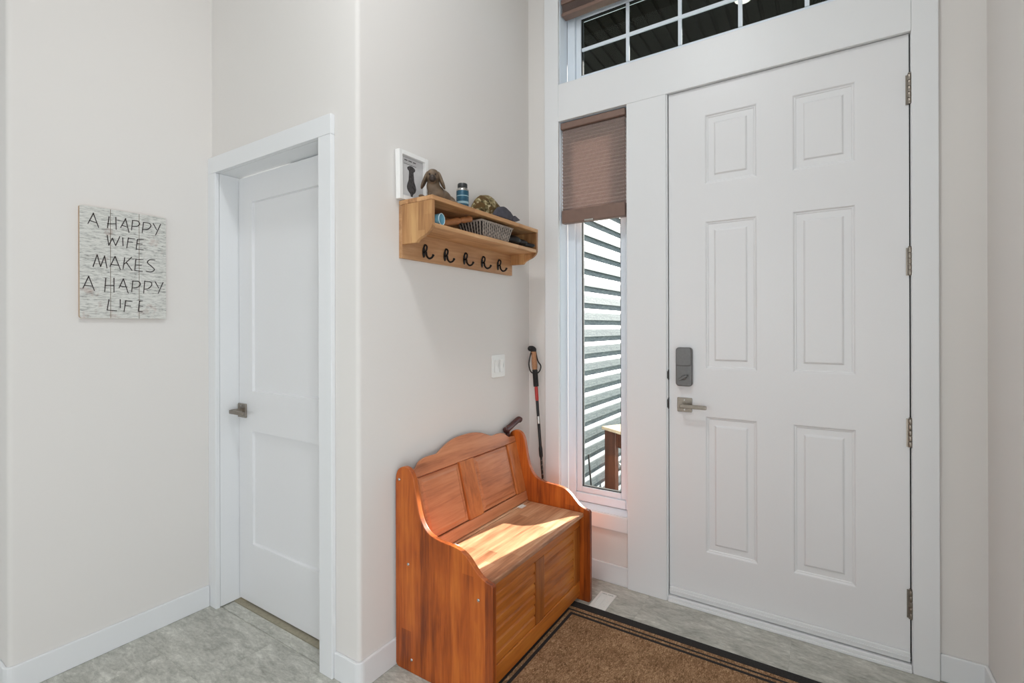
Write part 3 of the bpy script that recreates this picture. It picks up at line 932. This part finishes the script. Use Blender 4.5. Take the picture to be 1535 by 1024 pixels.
# lying long-eared dog
ds = thing('dog_statue', (0.105, -0.87, TZ), 'brown carved statuette of a lying long-eared dog', 'statuette')
def RZ(a):
    return Matrix.Rotation(math.radians(a), 3, 'Z')
def RX(a):
    return Matrix.Rotation(math.radians(a), 3, 'X')
hd = Vector((0.105, -0.925, 1.922))
FD, SD_ = Vector((0.62, -0.78, 0)).normalized(), Vector((0.78, 0.62, 0)).normalized()
def frame3(a, b, c):
    return Matrix((a, b, c)).transposed()
def hp_(f, s_, z):
    return tuple(hd + FD * f + SD_ * s_ + Vector((0, 0, z)))
HR = frame3(FD, SD_, Vector((0, 0, 1)))
blob('body', [((0.105, -0.905, 1.862), (0.034, 0.040, 0.036)), ((0.104, -0.922, 1.890), (0.027, 0.028, 0.036)), ((0.092, -0.865, 1.862), (0.036, 0.055, 0.031)),
              ((0.082, -0.815, 1.855), (0.036, 0.045, 0.026)), ((0.074, -0.785, 1.846), (0.026, 0.022, 0.017)), ((0.132, -0.965, 1.837), (0.013, 0.036, 0.0085), RZ(25)), ((0.092, -0.972, 1.837), (0.013, 0.034, 0.0085), RZ(25)),
              ((0.118, -0.815, 1.841), (0.018, 0.030, 0.013)),
              (hp_(0, 0, 0.004), (0.030, 0.029, 0.030), HR), (hp_(0.022, 0, -0.014), (0.026, 0.016, 0.017), HR), (hp_(0.008, 0, 0.014), (0.024, 0.024, 0.020), HR)],
     0.004, 'statue', ds, 4)
for s in (-1, 1):
    up = (Vector((0, 0, 1)) - SD_ * 0.32 * s).normalized()
    out = up.cross(FD) * -1
    R3 = frame3(FD, out, up)
    bm = bmesh.new()
    c_ = hd + SD_ * 0.032 * s + Vector((0, 0, -0.008)) - FD * 0.002
    vs = ellipsoid(bm, c_, (0.021, 0.0085, 0.037), R3, 20, 14)
    for v in bm.verts:                              # broaden the lower half of the ear
        t = max(0.0, -(v.co - c_).dot(up)) / 0.036
        v.co += FD * ((v.co - c_).dot(FD) * 0.5 * t) + SD_ * 0.004 * s * t
    obj('ear', bm, 'statue', ds, smooth=True)
bm = bmesh.new()
ellipsoid(bm, hp_(0.036, 0, -0.012), (0.014, 0.0145, 0.015), HR)
for s in (-1, 1):
    ellipsoid(bm, hp_(0.028, 0.012 * s, 0.008), (0.004, 0.004, 0.004))
obj('nose', bm, 'statuedark', ds, smooth=True)

# spray can
can = thing('spray_can', (0.098, -0.727, TZ), 'small teal spray can with a black cap', 'can')
c0 = (0.098, -0.727, TZ)
bm = bmesh.new()
lathe(bm, [(0.025, 0.0), (0.0275, 0.002), (0.0275, 0.084), (0.026, 0.087)], c0, n=24)
cb_ = obj('can_body', bm, 'canteal', can, smooth=True, auto=40)
bm = bmesh.new()
lathe(bm, [(0.0277, 0.030), (0.0277, 0.040)], c0, n=24, cap=False)
lathe(bm, [(0.0277, 0.062), (0.0277, 0.066)], c0, n=24, cap=False)
obj('label_band', bm, 'canband', cb_, smooth=True)
bm = bmesh.new()
lathe(bm, [(0.0275, 0.0865), (0.027, 0.092), (0.022, 0.099)], c0, n=24)
obj('collar', bm, 'steel', can, smooth=True, auto=40)
bm = bmesh.new()
lathe(bm, [(0.0215, 0.099), (0.0215, 0.117), (0.019, 0.120), (0.0, 0.120)], c0, n=24)
obj('spray_cap', bm, 'cap_black', can, smooth=True, auto=40)

# caps
def cap(name, c, r, h, mat, brim_dir, brim_len, label, sag, crumple, seed, drop):
    t = thing(name, (c[0], c[1], TZ), label, 'cap')
    bm = bmesh.new()
    ret = bmesh.ops.create_uvsphere(bm, u_segments=36, v_segments=20, radius=1.0)
    dele = [v for v in bm.verts if v.co.z < -0.02]
    bmesh.ops.delete(bm, geom=dele, context='VERTS')
    for v in bm.verts:
        n = mnoise.noise(Vector((v.co.x * 1.6 + seed, v.co.y * 1.6, v.co.z * 1.6)))
        n2 = mnoise.noise(Vector((v.co.x * 4 + seed, v.co.y * 4, v.co.z * 4)))
        k = 1 + crumple * n + crumple * 0.4 * n2
        v.co = Vector((v.co.x * r[0] * k, v.co.y * r[1] * k, max(0.0, v.co.z) * h * k - sag * max(0, v.co.y) * v.co.z))
        v.co.z = max(v.co.z, 0.0)
        v.co += Vector((c[0], c[1], TZ + 0.002))
    cr = obj('crown', bm, mat, t, smooth=True)
    md = cr.modifiers.new('solid', 'SOLIDIFY'); md.thickness = 0.0018; md.offset = -1
    bm = bmesh.new()
    a0 = math.atan2(brim_dir[1], brim_dir[0])
    rows_ = []
    for i in range(9):
        f = i / 8
        rowv = []
        for j in range(17):
            s = -1 + 2 * j / 16
            ang = a0 + s * 1.05
            rr = Vector((math.cos(ang) * r[0], math.sin(ang) * r[1]))
            ext = brim_len * f * math.cos(s * 1.35) ** 0.7 if abs(s) < 1 else 0
            d = Vector((math.cos(a0), math.sin(a0)))
            p = rr * 0.985 + d * ext
            z = 0.016 + 0.020 * (1 - s * s) - drop * f * (1 - s * s) - 0.016 * s * s * f
            rowv.append(bm.verts.new((c[0] + p.x, c[1] + p.y, TZ + max(0.0025, z))))
        rows_.append(rowv)
    for r0, r1 in zip(rows_, rows_[1:]):
        for j in range(16):
            bm.faces.new((r0[j], r0[j + 1], r1[j + 1], r1[j]))
    b = obj('brim', bm, mat, t, smooth=True)
    md = b.modifiers.new('solid', 'SOLIDIFY'); md.thickness = 0.003; md.offset = 1
    bm = bmesh.new()
    lathe(bm, [(0.0, 0.003), (0.005, 0.002), (0.006, 0.0)][::-1], (c[0], c[1], TZ + 0.0015 + h * (1 + 0)), n=12)
    return t
cap('camo_cap', (0.066, -0.488), (0.056, 0.135), 0.124, 'camo', (0.0, 1.0), 0.085, 'camouflage baseball cap on top of the shelf', 0.02, 0.07, 1.3, 0.022)
cap('charcoal_cap', (0.150, -0.478), (0.0235, 0.090), 0.060, 'charcoal', (0.0, 1.0), 0.045, 'charcoal grey cap lying flat before the camouflage cap', 0.012, 0.10, 8.1, 0.012)

# ------------------------------------------------------------------ in the cubby
CZ = 1.7235
cup = thing('blue_cup', (0.14, -0.945, CZ), 'light blue cup lying on its side in the cubby', 'cup')
axd = Vector((0.985, 0.17, 0.0)).normalized()
bm = bmesh.new()
base = Vector((0.100, -0.945, CZ + 0.0245))
lathe(bm, [(0.0, 0.0), (0.020, 0.0), (0.0235, 0.060), (0.0215, 0.060), (0.0185, 0.004), (0.0, 0.004)], base, axd, 24, cap=False)
obj('cup_body', bm, 'blue', cup, smooth=True, auto=40)
bm = bmesh.new()
pr = [(base + axd * 0.060 + (Vector((0, 0, 1)) * math.cos(t) + axd.cross(Vector((0, 0, 1))) * math.sin(t)) * 0.0226) for t in (2 * math.pi * k / 24 for k in range(25))]
tube(bm, pr, 0.0017, 6, cap=False)
obj('cup_rim', bm, 'bluew', cup, smooth=True)

pin = thing('rolling_pin', (0.10, -0.80, CZ), 'turned wooden rolling pin tucked behind the wicker basket', 'rolling pin')
pa, pb = Vector((0.062, -0.895, CZ + 0.018)), Vector((0.132, -0.708, CZ + 0.072))
ax_ = (pb - pa).normalized()
L = (pb - pa).length
bm = bmesh.new()
lathe(bm, [(0.0, 0), (0.014, 0.0), (0.015, 0.01), (0.015, L * 0.66), (0.010, L * 0.70), (0.0085, L * 0.73)], pa, ax_, 20)
obj('roller', bm, 'turned', pin, smooth=True, auto=35)
bm = bmesh.new()
lathe(bm, [(0.0085, L * 0.732), (0.012, L * 0.76), (0.0135, L * 0.82), (0.012, L * 0.9), (0.0138, L * 0.94), (0.0125, L * 0.985), (0.0, L)], pa, ax_, 20)
obj('handle', bm, 'turned', pin, smooth=True, auto=35)

bk_ = thing('wicker_basket', (0.10, -0.545, CZ), 'grey-brown woven tray basket in the cubby', 'basket')
bx0, bx1, by0, by1, bh = 0.045, 0.150, -0.655, -0.450, 0.070
fl = 0.014
def bpt(u, h):                                     # point on the flaring wall, u in 0..4 round the rim
    e = fl * h / bh
    x0, x1, y0, y1 = bx0 - e, bx1 + e, by0 - e * 1.6, by1 + e * 1.6
    s, t = int(u) % 4, u - int(u)
    return {0: Vector((x1, y0 + (y1 - y0) * t, CZ + h)), 1: Vector((x1 - (x1 - x0) * t, y1, CZ + h)),
            2: Vector((x0, y1 - (y1 - y0) * t, CZ + h)), 3: Vector((x0 + (x1 - x0) * t, y0, CZ + h))}[s]
bm = bmesh.new()
us = [i / 12 for i in range(48)]
lo = [bm.verts.new(bpt(u, 0.002)) for u in us]
hi = [bm.verts.new(bpt(u, bh - 0.002)) for u in us]
for i in range(48):
    bm.faces.new((lo[i], lo[(i + 1) % 48], hi[(i + 1) % 48], hi[i]))
bm.faces.new(lo)
core = obj('basket_wall', bm, 'wickerd', bk_)
md = core.modifiers.new('solid', 'SOLIDIFY'); md.thickness = 0.003; md.offset = -1
bm = bmesh.new()
for side, cnt in ((0, 15), (1, 8), (2, 15), (3, 8)):
    for i in range(cnt):
        u = side + (i + 0.5) / cnt
        c_ = Vector(((bx0 + bx1) / 2, (by0 + by1) / 2, 0))
        pts = []
        for j in range(9):
            h = 0.003 + (bh - 0.006) * j / 8
            p = bpt(u, h)
            nrm = {0: Vector((1, 0, 0)), 1: Vector((0, 1, 0)), 2: Vector((-1, 0, 0)), 3: Vector((0, -1, 0))}[side]
            pts.append(p + nrm * (0.0022 + 0.0014 * (1 if (i + j) % 2 else -1)))
        tube(bm, pts, 0.0040, 6)
wv = obj('woven_strands', bm, 'wicker', bk_, smooth=True)
wv['kind'] = 'stuff'
bm = bmesh.new()
for h, r in ((bh, 0.0048), (0.004, 0.0036)):
    pts = [bpt(i / 6, h) for i in range(24)]
    pts = pts + [pts[0], pts[1]]
    tube(bm, pts, r, 8, cap=False)
obj('rim', bm, 'wicker', bk_, smooth=True)

gl = thing('black_gloves', (0.10, -0.31, CZ), 'black leather gloves bundled at the right of the cubby', 'gloves')
blob('glove_bundle', [((0.11, -0.36, CZ + 0.030), (0.050, 0.055, 0.027)), ((0.115, -0.30, CZ + 0.024), (0.052, 0.050, 0.021)), ((0.13, -0.262, CZ + 0.016), (0.045, 0.034, 0.013)), ((0.07, -0.34, CZ + 0.046), (0.032, 0.05, 0.026))], 0.005, 'blackcloth', gl, 4)
for (a, b) in (((0.145, -0.30, CZ + 0.012), (0.178, -0.262, CZ + 0.011)), ((0.150, -0.285, CZ + 0.013), (0.182, -0.258, CZ + 0.012)), ((0.14, -0.262, CZ + 0.013), (0.174, -0.246, CZ + 0.016))):
    bm = bmesh.new()
    A, Bv = Vector(a), Vector(b)
    tube(bm, [A, A.lerp(Bv, 0.5) + Vector((0, 0, 0.003)), Bv, Bv + (Bv - A).normalized() * 0.006], [0.009, 0.0095, 0.008, 0.003], 10)
    obj('finger', bm, 'blackcloth', gl, smooth=True)

# ------------------------------------------------------------------ wall things
sg = thing('slogan_sign', (-1.044, -1.565, 1.36), 'distressed white wooden sign reading A HAPPY WIFE MAKES A HAPPY LIFE', 'sign')
sy0, sy1, sz0, sz1 = -1.714, -1.415, 1.363, 1.809
seams = [sy0, -1.615, -1.516, sy1]
for i in range(3):
    a, b = seams[i] + (0.0008 if i else 0), seams[i + 1] - (0.0008 if i < 2 else 0)
    bm = bmesh.new()
    pts = [(a, sz0), (b, sz0), (b, sz1), (a, sz1)]
    if i == 0:
        pts = [(b, sz0), (b, sz1)] + arc(a + 0.008, sz1 - 0.008, 0.008, 90, 180, 4) + arc(a + 0.008, sz0 + 0.008, 0.008, 180, 270, 4)
    if i == 2:
        pts = [(a, sz1), (a, sz0)] + arc(b - 0.008, sz0 + 0.008, 0.008, -90, 0, 4) + arc(b - 0.008, sz1 - 0.008, 0.008, 0, 90, 4)
    prism(bm, pts, -1.0435, -1.0290, 'x')
    o = obj('sign_plank', bm, ['sign', 'signedge'], sg)
    for p in o.data.polygons:
        p.material_index = 0 if p.normal.x > 0.5 else 1
LETTERS = [[[(-1.67,1.783),(-1.688,1.738)],[(-1.671,1.783),(-1.654,1.728)],[(-1.682,1.751),(-1.661,1.746)],[(-1.62,1.778),(-1.625,1.731)],[(-1.597,1.78),(-1.596,1.73)],[(-1.625,1.748),(-1.596,1.752)],[(-1.563,1.781),(-1.581,1.74)],[(-1.564,1.781),(-1.552,1.724)],[(-1.577,1.75),(-1.556,1.746)],[(-1.539,1.778),(-1.543,1.736)],[(-1.539,1.777),(-1.522,1.778),(-1.514,1.768),(-1.522,1.756),(-1.541,1.752)],[(-1.5,1.776),(-1.505,1.73)],[(-1.5,1.776),(-1.479,1.776),(-1.473,1.765),(-1.484,1.749),(-1.503,1.744)],[(-1.464,1.778),(-1.451,1.752)],[(-1.436,1.779),(-1.455,1.729)]],[[(-1.626,1.701),(-1.621,1.661),(-1.609,1.692),(-1.598,1.663),(-1.584,1.702)],[(-1.574,1.699),(-1.573,1.665)],[(-1.554,1.702),(-1.56,1.658)],[(-1.554,1.7),(-1.531,1.7)],[(-1.557,1.684),(-1.539,1.685)],[(-1.522,1.7),(-1.527,1.656)],[(-1.522,1.7),(-1.5,1.703)],[(-1.524,1.681),(-1.505,1.682)],[(-1.526,1.658),(-1.501,1.658)]],[[(-1.672,1.569),(-1.659,1.618),(-1.648,1.571),(-1.635,1.616),(-1.627,1.567)],[(-1.6,1.618),(-1.617,1.575)],[(-1.6,1.618),(-1.582,1.565)],[(-1.612,1.583),(-1.588,1.583)],[(-1.567,1.617),(-1.573,1.569)],[(-1.543,1.621),(-1.57,1.588)],[(-1.561,1.597),(-1.542,1.566)],[(-1.528,1.614),(-1.532,1.567)],[(-1.528,1.614),(-1.502,1.616)],[(-1.53,1.59),(-1.508,1.591)],[(-1.532,1.567),(-1.505,1.565)],[(-1.458,1.619),(-1.477,1.618),(-1.486,1.605),(-1.47,1.59),(-1.46,1.577),(-1.472,1.566),(-1.491,1.567)]],[[(-1.686,1.529),(-1.704,1.48)],[(-1.686,1.529),(-1.668,1.473)],[(-1.698,1.492),(-1.674,1.49)],[(-1.631,1.526),(-1.635,1.47)],[(-1.604,1.528),(-1.604,1.47)],[(-1.634,1.496),(-1.604,1.497)],[(-1.572,1.528),(-1.587,1.489)],[(-1.572,1.528),(-1.555,1.469)],[(-1.583,1.497),(-1.559,1.495)],[(-1.539,1.522),(-1.543,1.475)],[(-1.539,1.522),(-1.519,1.521),(-1.512,1.509),(-1.522,1.496),(-1.542,1.492)],[(-1.496,1.525),(-1.5,1.472)],[(-1.496,1.524),(-1.475,1.522),(-1.47,1.51),(-1.482,1.494),(-1.498,1.489)],[(-1.457,1.524),(-1.444,1.498)],[(-1.427,1.524),(-1.446,1.474)]],[[(-1.621,1.439),(-1.627,1.396),(-1.595,1.394)],[(-1.583,1.441),(-1.583,1.407)],[(-1.564,1.438),(-1.57,1.391)],[(-1.564,1.437),(-1.542,1.435)],[(-1.566,1.416),(-1.547,1.415)],[(-1.515,1.438),(-1.52,1.394)],[(-1.515,1.438),(-1.505,1.439)],[(-1.518,1.417),(-1.504,1.416)],[(-1.52,1.394),(-1.505,1.392)]]]
GROUPS = ((3, 3, 3, 2, 2, 2), (1, 1, 3, 4), (1, 3, 3, 4, 1), (3, 3, 3, 2, 2, 2), (1, 1, 3, 4))
for line, grp in zip(LETTERS, GROUPS):
    i0 = 0
    for cnt in grp:
        bm = bmesh.new()
        for st in line[i0:i0 + cnt]:
            pts = [tuple(p) for p in smooth_curve(st, 4)] if len(st) > 4 and cnt != 1 or len(st) == 7 else st
            for (a, b) in zip(pts, pts[1:]):
                d = Vector((b[0] - a[0], b[1] - a[1]))
                if d.length < 1e-6:
                    continue
                d.normalize()
                n = Vector((-d.y, d.x)) * 0.0018
                e = d * 0.0012
                q = [(a[0] - e.x + n.x, a[1] - e.y + n.y), (b[0] + e.x + n.x * 0.8, b[1] + e.y + n.y * 0.8), (b[0] + e.x - n.x * 0.8, b[1] + e.y - n.y * 0.8), (a[0] - e.x - n.x, a[1] - e.y - n.y)]
                bm.faces.new([bm.verts.new((-1.0284, y, z)) for y, z in q])
        i0 += cnt
        o = obj('letter', bm, 'signink', sg)
        md = o.modifiers.new('solid', 'SOLIDIFY'); md.thickness = 0.0004

ls = thing('light_switch', (0.0, -0.317, 1.064), 'white double light switch plate above the bench', 'switch')
bm = bmesh.new()
prism(bm, rrect(-0.376, -0.258, 1.064, 1.180, 0.006, 3), 0.0003, 0.006, 'x')
obj('plate', bm, 'switch', ls, bevel=0.002)
for yc in (-0.340, -0.294):
    bm = B((0.0061, 0.0072, yc - 0.0175, yc + 0.0175, 1.0875, 1.1565))
    obj('rocker_surround', bm, 'switch', ls, bevel=0.0004)
    bm = bmesh.new()
    prism(bm, [(0.0073, 1.090), (0.0098, 1.090), (0.0080, 1.122), (0.0115, 1.154), (0.0073, 1.154)], yc - 0.0155, yc + 0.0155, 'y')
    obj('rocker', bm, 'switch', ls, bevel=0.0006)

# ------------------------------------------------------------------ poles in the corner
hp = thing('trekking_pole', (0.168, -0.075, 0.0), 'black trekking pole with cork grip and red band leaning in the corner', 'pole')
A, Bt = Vector((0.168, -0.075, 0.0)), Vector((0.054, -0.045, 1.205))
pd = (Bt - A).normalized()
PL = (Bt - A).length
def pz(z):                                         # distance along the pole for a height
    return z / pd.z
bm = bmesh.new()
lathe(bm, [(0.003, 0.0), (0.006, 0.03), (0.0062, 0.05), (0.0062, pz(0.62))], A, pd, 12)
obj('lower_shaft', bm, 'shaft', hp, smooth=True, auto=40)
bm = bmesh.new()
r0 = 0.0066
N = 90
hel = [A + pd * (0.30 + (pz(0.62) - 0.30) * i / N) + (pd.orthogonal().normalized() * math.cos(i * 0.9) + pd.cross(pd.orthogonal().normalized()) * math.sin(i * 0.9)) * r0 for i in range(N + 1)]
tube(bm, hel, 0.0012, 5)
obj('spiral_marking', bm, 'steel', hp, smooth=True)
bm = bmesh.new()
lathe(bm, [(0.0075, pz(0.605)), (0.0105, pz(0.615)), (0.0105, pz(0.655)), (0.0075, pz(0.67))], A, pd, 14)
obj('twist_lock', bm, 'black', hp, smooth=True, auto=40)
bm = bmesh.new()
lathe(bm, [(0.0078, pz(0.668)), (0.0082, pz(0.92))], A, pd, 14)
us_ = obj('upper_shaft', bm, 'shaft', hp, smooth=True, auto=40)
bm = bmesh.new()
lathe(bm, [(0.0084, pz(0.79)), (0.0084, pz(0.83))], A, pd, 14)
obj('silver_band', bm, 'steel', us_, smooth=True, auto=40)
bm = bmesh.new()
lathe(bm, [(0.0086, pz(0.915)), (0.0095, pz(0.925)), (0.0095, pz(0.985)), (0.0086, pz(0.992))], A, pd, 14)
obj('red_band', bm, 'red', hp, smooth=True, auto=40)
bm = bmesh.new()
pr_ = [(0.010, pz(0.992))]
for i in range(14):
    z = 0.994 + 0.0065 * i
    pr_ += [(0.0145, pz(z)), (0.0150, pz(z + 0.004)), (0.0132, pz(z + 0.0055))]
pr_ += [(0.013, pz(1.088))]
lathe(bm, pr_, A, pd, 16)
obj('foam_grip', bm, 'black', hp, smooth=True, auto=60)
bm = bmesh.new()
lathe(bm, [(0.013, pz(1.086)), (0.0155, pz(1.10)), (0.0150, pz(1.13)), (0.0135, pz(1.16)), (0.015, pz(1.185))], A, pd, 16)
obj('cork_grip', bm, 'cork', hp, smooth=True, auto=60)
bm = bmesh.new()
tp = A + pd * pz(1.195)
pts = smooth_curve([tp + Vector((0, 0, -0.022)), tp + Vector((0, 0, 0.000)), tp + Vector((-0.008, -0.012, 0.008)), tp + Vector((-0.016, -0.026, 0.004))], 4)
tube(bm, pts, [0.015] * 4 + [0.017] * 4 + [0.016] * 3 + [0.013, 0.009], 12)
obj('head', bm, 'black', hp, smooth=True)
bm = bmesh.new()
side = Vector((0.76, 0.65, 0)).normalized()
st_ = A + pd * pz(1.075)
for s in (-1, 1):
    pts = smooth_curve([tp + Vector((0, 0, -0.008)) + side * 0.012 * s, tp + Vector((0, 0, -0.06)) + side * 0.024 * s, st_ + Vector((0, 0, 0.030)) + side * 0.033 * s, st_ + side * 0.024 * s, st_ + Vector((0, 0, -0.012)) + side * 0.004 * s], 5)
    for p_, q_ in zip(pts, pts[1:]):
        pass
    tube(bm, pts, 0.0036, 6)
obj('wrist_strap', bm, 'black', hp, smooth=True)

cn = thing('walking_cane', (0.022, -0.262, 0.0), 'dark wooden walking cane standing behind the bench back', 'cane')
bm = bmesh.new()
tube(bm, [(0.024, -0.262, 0.0), (0.024, -0.262, 0.40), (0.024, -0.262, 0.775)], [0.008, 0.0095, 0.0105], 14)
obj('shaft', bm, 'cane', cn, smooth=True, auto=50)
bm = bmesh.new()
pts = smooth_curve([(0.024, -0.287, 0.782), (0.024, -0.270, 0.787), (0.025, -0.235, 0.798), (0.026, -0.195, 0.812), (0.027, -0.160, 0.822), (0.027, -0.146, 0.815)], 5)
n_ = len(pts)
tube(bm, pts, [0.012, 0.016, 0.0175] + [0.0175 - 0.002 * math.sin(math.pi * i / (n_ - 6)) for i in range(n_ - 6)] + [0.0185, 0.017, 0.010], 14)
obj('handle', bm, 'cane', cn, smooth=True)

# ------------------------------------------------------------------ on the floor
dm = thing('door_mat', (1.0, -0.65, 0.0), 'brown textured entry mat with black border and stripes', 'mat')
mx0, mx1, my0, my1, mt = 0.346, 1.64, -1.015, -0.272, 0.007
bm = bmesh.new()
box(bm, mx0 + 0.046, mx1 - 0.046, my0 + 0.046, my1 - 0.046, 0.0045, mt)
bmesh.ops.subdivide_edges(bm, edges=[e for e in bm.edges if abs(e.verts[0].co.x - e.verts[1].co.x) > 0.1], cuts=1)
obj('pile', bm, 'mat', dm)
def mat_ring(name, ins, w, z, mat):
    bm = bmesh.new()
    a, b, c, d = mx0 + ins, mx1 - ins, my0 + ins, my1 - ins
    box(bm, a, b, d - w, d, 0.0046, z); box(bm, a, b, c, c + w, 0.0046, z)
    box(bm, a, a + w, c + w, d - w, 0.0046, z); box(bm, b - w, b, c + w, d - w, 0.0046, z)
    return obj(name, bm, mat, dm, bevel=0.001)
obj('backing', B((mx0, mx1, my0, my1, 0.0041, 0.0046)), 'matblack', dm)
mat_ring('border', 0.0, 0.046, 0.0078, 'matblack')
mat_ring('stripe', 0.066, 0.010, 0.0079, 'matblack')
mat_ring('stripe', 0.090, 0.014, 0.0079, 'matblack')

vt = thing('floor_vent', (0.523, -0.19, 0.0), 'white louvred floor vent between bench and front wall', 'vent')
vx0, vx1, vy0, vy1 = 0.4815, 0.564, -0.2705, -0.112
bm = bmesh.new()
for q in ((vx0, vx0 + 0.012, vy0, vy1), (vx1 - 0.012, vx1, vy0, vy1), (vx0 + 0.012, vx1 - 0.012, vy0, vy0 + 0.012), (vx0 + 0.012, vx1 - 0.012, vy1 - 0.012, vy1), (0.5205, 0.525, vy0 + 0.012, vy1 - 0.012)):
    box(bm, *q, 0.0003, 0.004)
obj('vent_frame', bm, 'vent', vt, bevel=0.001)
obj('vent_shade_sheet', B((vx0 + 0.012, vx1 - 0.012, vy0 + 0.012, vy1 - 0.012, 0.0002, 0.0006)), 'gap', vt)  # flat black sheet painting the shade of the duct between the louvres
for i in range(10):
    y = vy0 + 0.0150 + i * 0.0130
    bm = bmesh.new()
    prism(bm, [(y, 0.0008), (y + 0.0060, 0.0034), (y + 0.0085, 0.0034), (y + 0.0030, 0.0008)], vx0 + 0.0125, vx1 - 0.0125, 'x')
    obj('louvre', bm, 'vent', vt)

# ------------------------------------------------------------------ things out on the porch
PZ = -0.12
tb = thing('patio_table', (0.30, 1.1, PZ), 'brown wooden patio table seen through the narrow window', 'table')
tdir, tback = Vector((0.865, -0.502, 0)), Vector((0.502, 0.865, 0))
t0 = Vector((0.048, 0.942, 0))
def tpt(u, v, z):
    p = t0 + tdir * u + tback * v
    return (p.x, p.y, z)
def tbox(bm, u0, u1, v0, v1, z0, z1):
    v = [bm.verts.new(tpt(u, w, z)) for u in (u0, u1) for w in (v0, v1) for z in (z0, z1)]
    for f in ((0, 1, 3, 2), (4, 6, 7, 5), (0, 4, 5, 1), (2, 3, 7, 6), (0, 2, 6, 4), (1, 5, 7, 3)):
        bm.faces.new([v[i] for i in f])
bm = bmesh.new(); tbox(bm, 0, 0.75, 0, 0.42, 0.578, 0.60)
obj('table_top', bm, 'patiotop', tb, bevel=0.003)
bm = bmesh.new(); tbox(bm, 0.03, 0.72, 0.035, 0.055, 0.47, 0.577); tbox(bm, 0.03, 0.72, 0.365, 0.385, 0.47, 0.577)
obj('apron', bm, 'patio', tb, bevel=0.002)
for u in (0.02, 0.61):
    for v in (0.012, 0.378):
        bm = bmesh.new(); tbox(bm, u, u + 0.12, v, v + 0.03, PZ + 0.0005, 0.577)
        obj('leg', bm, 'patio', tb, bevel=0.003)
pt = thing('potted_plant', (0.09, 1.50, PZ), 'small dark leafy plant on the porch under the patio table', 'plant')
bm = bmesh.new()
lathe(bm, [(0.0, 0.0), (0.06, 0.0), (0.08, 0.12), (0.085, 0.13), (0.078, 0.13), (0.06, 0.1), (0.0, 0.1)], (0.09, 1.50, PZ + 0.0005), n=20, cap=False)
obj('pot', bm, 'conc', pt, smooth=True, auto=40)
rng = random.Random(5)
for i in range(14):
    a = i * 2.4
    h = 0.10 + 0.10 * rng.random()
    rr = 0.06 + 0.09 * rng.random()
    c = Vector((0.09, 1.50, PZ + 0.12))
    d = Vector((math.cos(a), math.sin(a), 0))
    s = Vector((-d.y, d.x, 0))
    bm = bmesh.new()
    prev = None
    for k in range(6):
        f = k / 5
        p = c + d * (0.02 + rr * f) + Vector((0, 0, h * math.sin(f * 2.0)))
        w = 0.022 * math.sin(math.pi * min(0.98, f * 0.9 + 0.08))
        cur = [bm.verts.new(p - s * w), bm.verts.new(p + Vector((0, 0, -0.004))), bm.verts.new(p + s * w)]
        if prev:
            bm.faces.new((prev[0], prev[1], cur[1], cur[0])); bm.faces.new((prev[1], prev[2], cur[2], cur[1]))
        prev = cur
    o = obj('leaf', bm, 'leaf', pt, smooth=True)
    md = o.modifiers.new('solid', 'SOLIDIFY'); md.thickness = 0.001
bw = thing('porch_broom', (0.06, 0.80, PZ), 'thin black porch broom with navy bristles against the siding', 'broom')
bm = bmesh.new()
tube(bm, [(0.028, 0.805, PZ + 0.30), (0.008, 0.80, 0.42)], 0.006, 10)
obj('handle', bm, 'black', bw, smooth=True, auto=50)
bm = bmesh.new()
prism(bm, [(0.76, PZ + 0.001), (0.88, PZ + 0.001), (0.845, PZ + 0.30), (0.795, PZ + 0.30)], 0.015, 0.05, 'x')
obj('bristles', bm, 'bluebroom', bw, bevel=0.004)
cbl = thing('porch_cable', (0.21, 0.90, PZ), 'thin black cable hanging under the patio table', 'cable')
bm = bmesh.new()
tube(bm, smooth_curve([(0.34, 0.985, 0.469), (0.31, 0.98, 0.36), (0.285, 0.99, 0.24), (0.26, 1.0, 0.10), (0.22, 1.01, 0.0), (0.24, 1.02, PZ + 0.004), (0.34, 1.06, PZ + 0.004)], 6), 0.0035, 6)
obj('cord', bm, 'black', cbl, smooth=True)

# the hall's ceiling fixture (its light is the area lamp under it)
cf = thing('ceiling_light', (0.75, -1.85, H - 0.05), 'round flush ceiling light of the entry hall', 'light')
bm = bmesh.new()
lathe(bm, [(0.15, 0.0), (0.15, -0.03), (0.135, -0.035)], (0.75, -1.85, H - 0.0005), n=32)
obj('light_base', bm, 'nickel', cf, smooth=True, auto=40)
bm = bmesh.new()
lathe(bm, [(0.133, 0.0), (0.12, -0.015), (0.07, -0.024), (0.0, -0.027)], (0.75, -1.85, H - 0.0356), n=32)
obj('diffuser', bm, 'diffuser', cf, smooth=True)
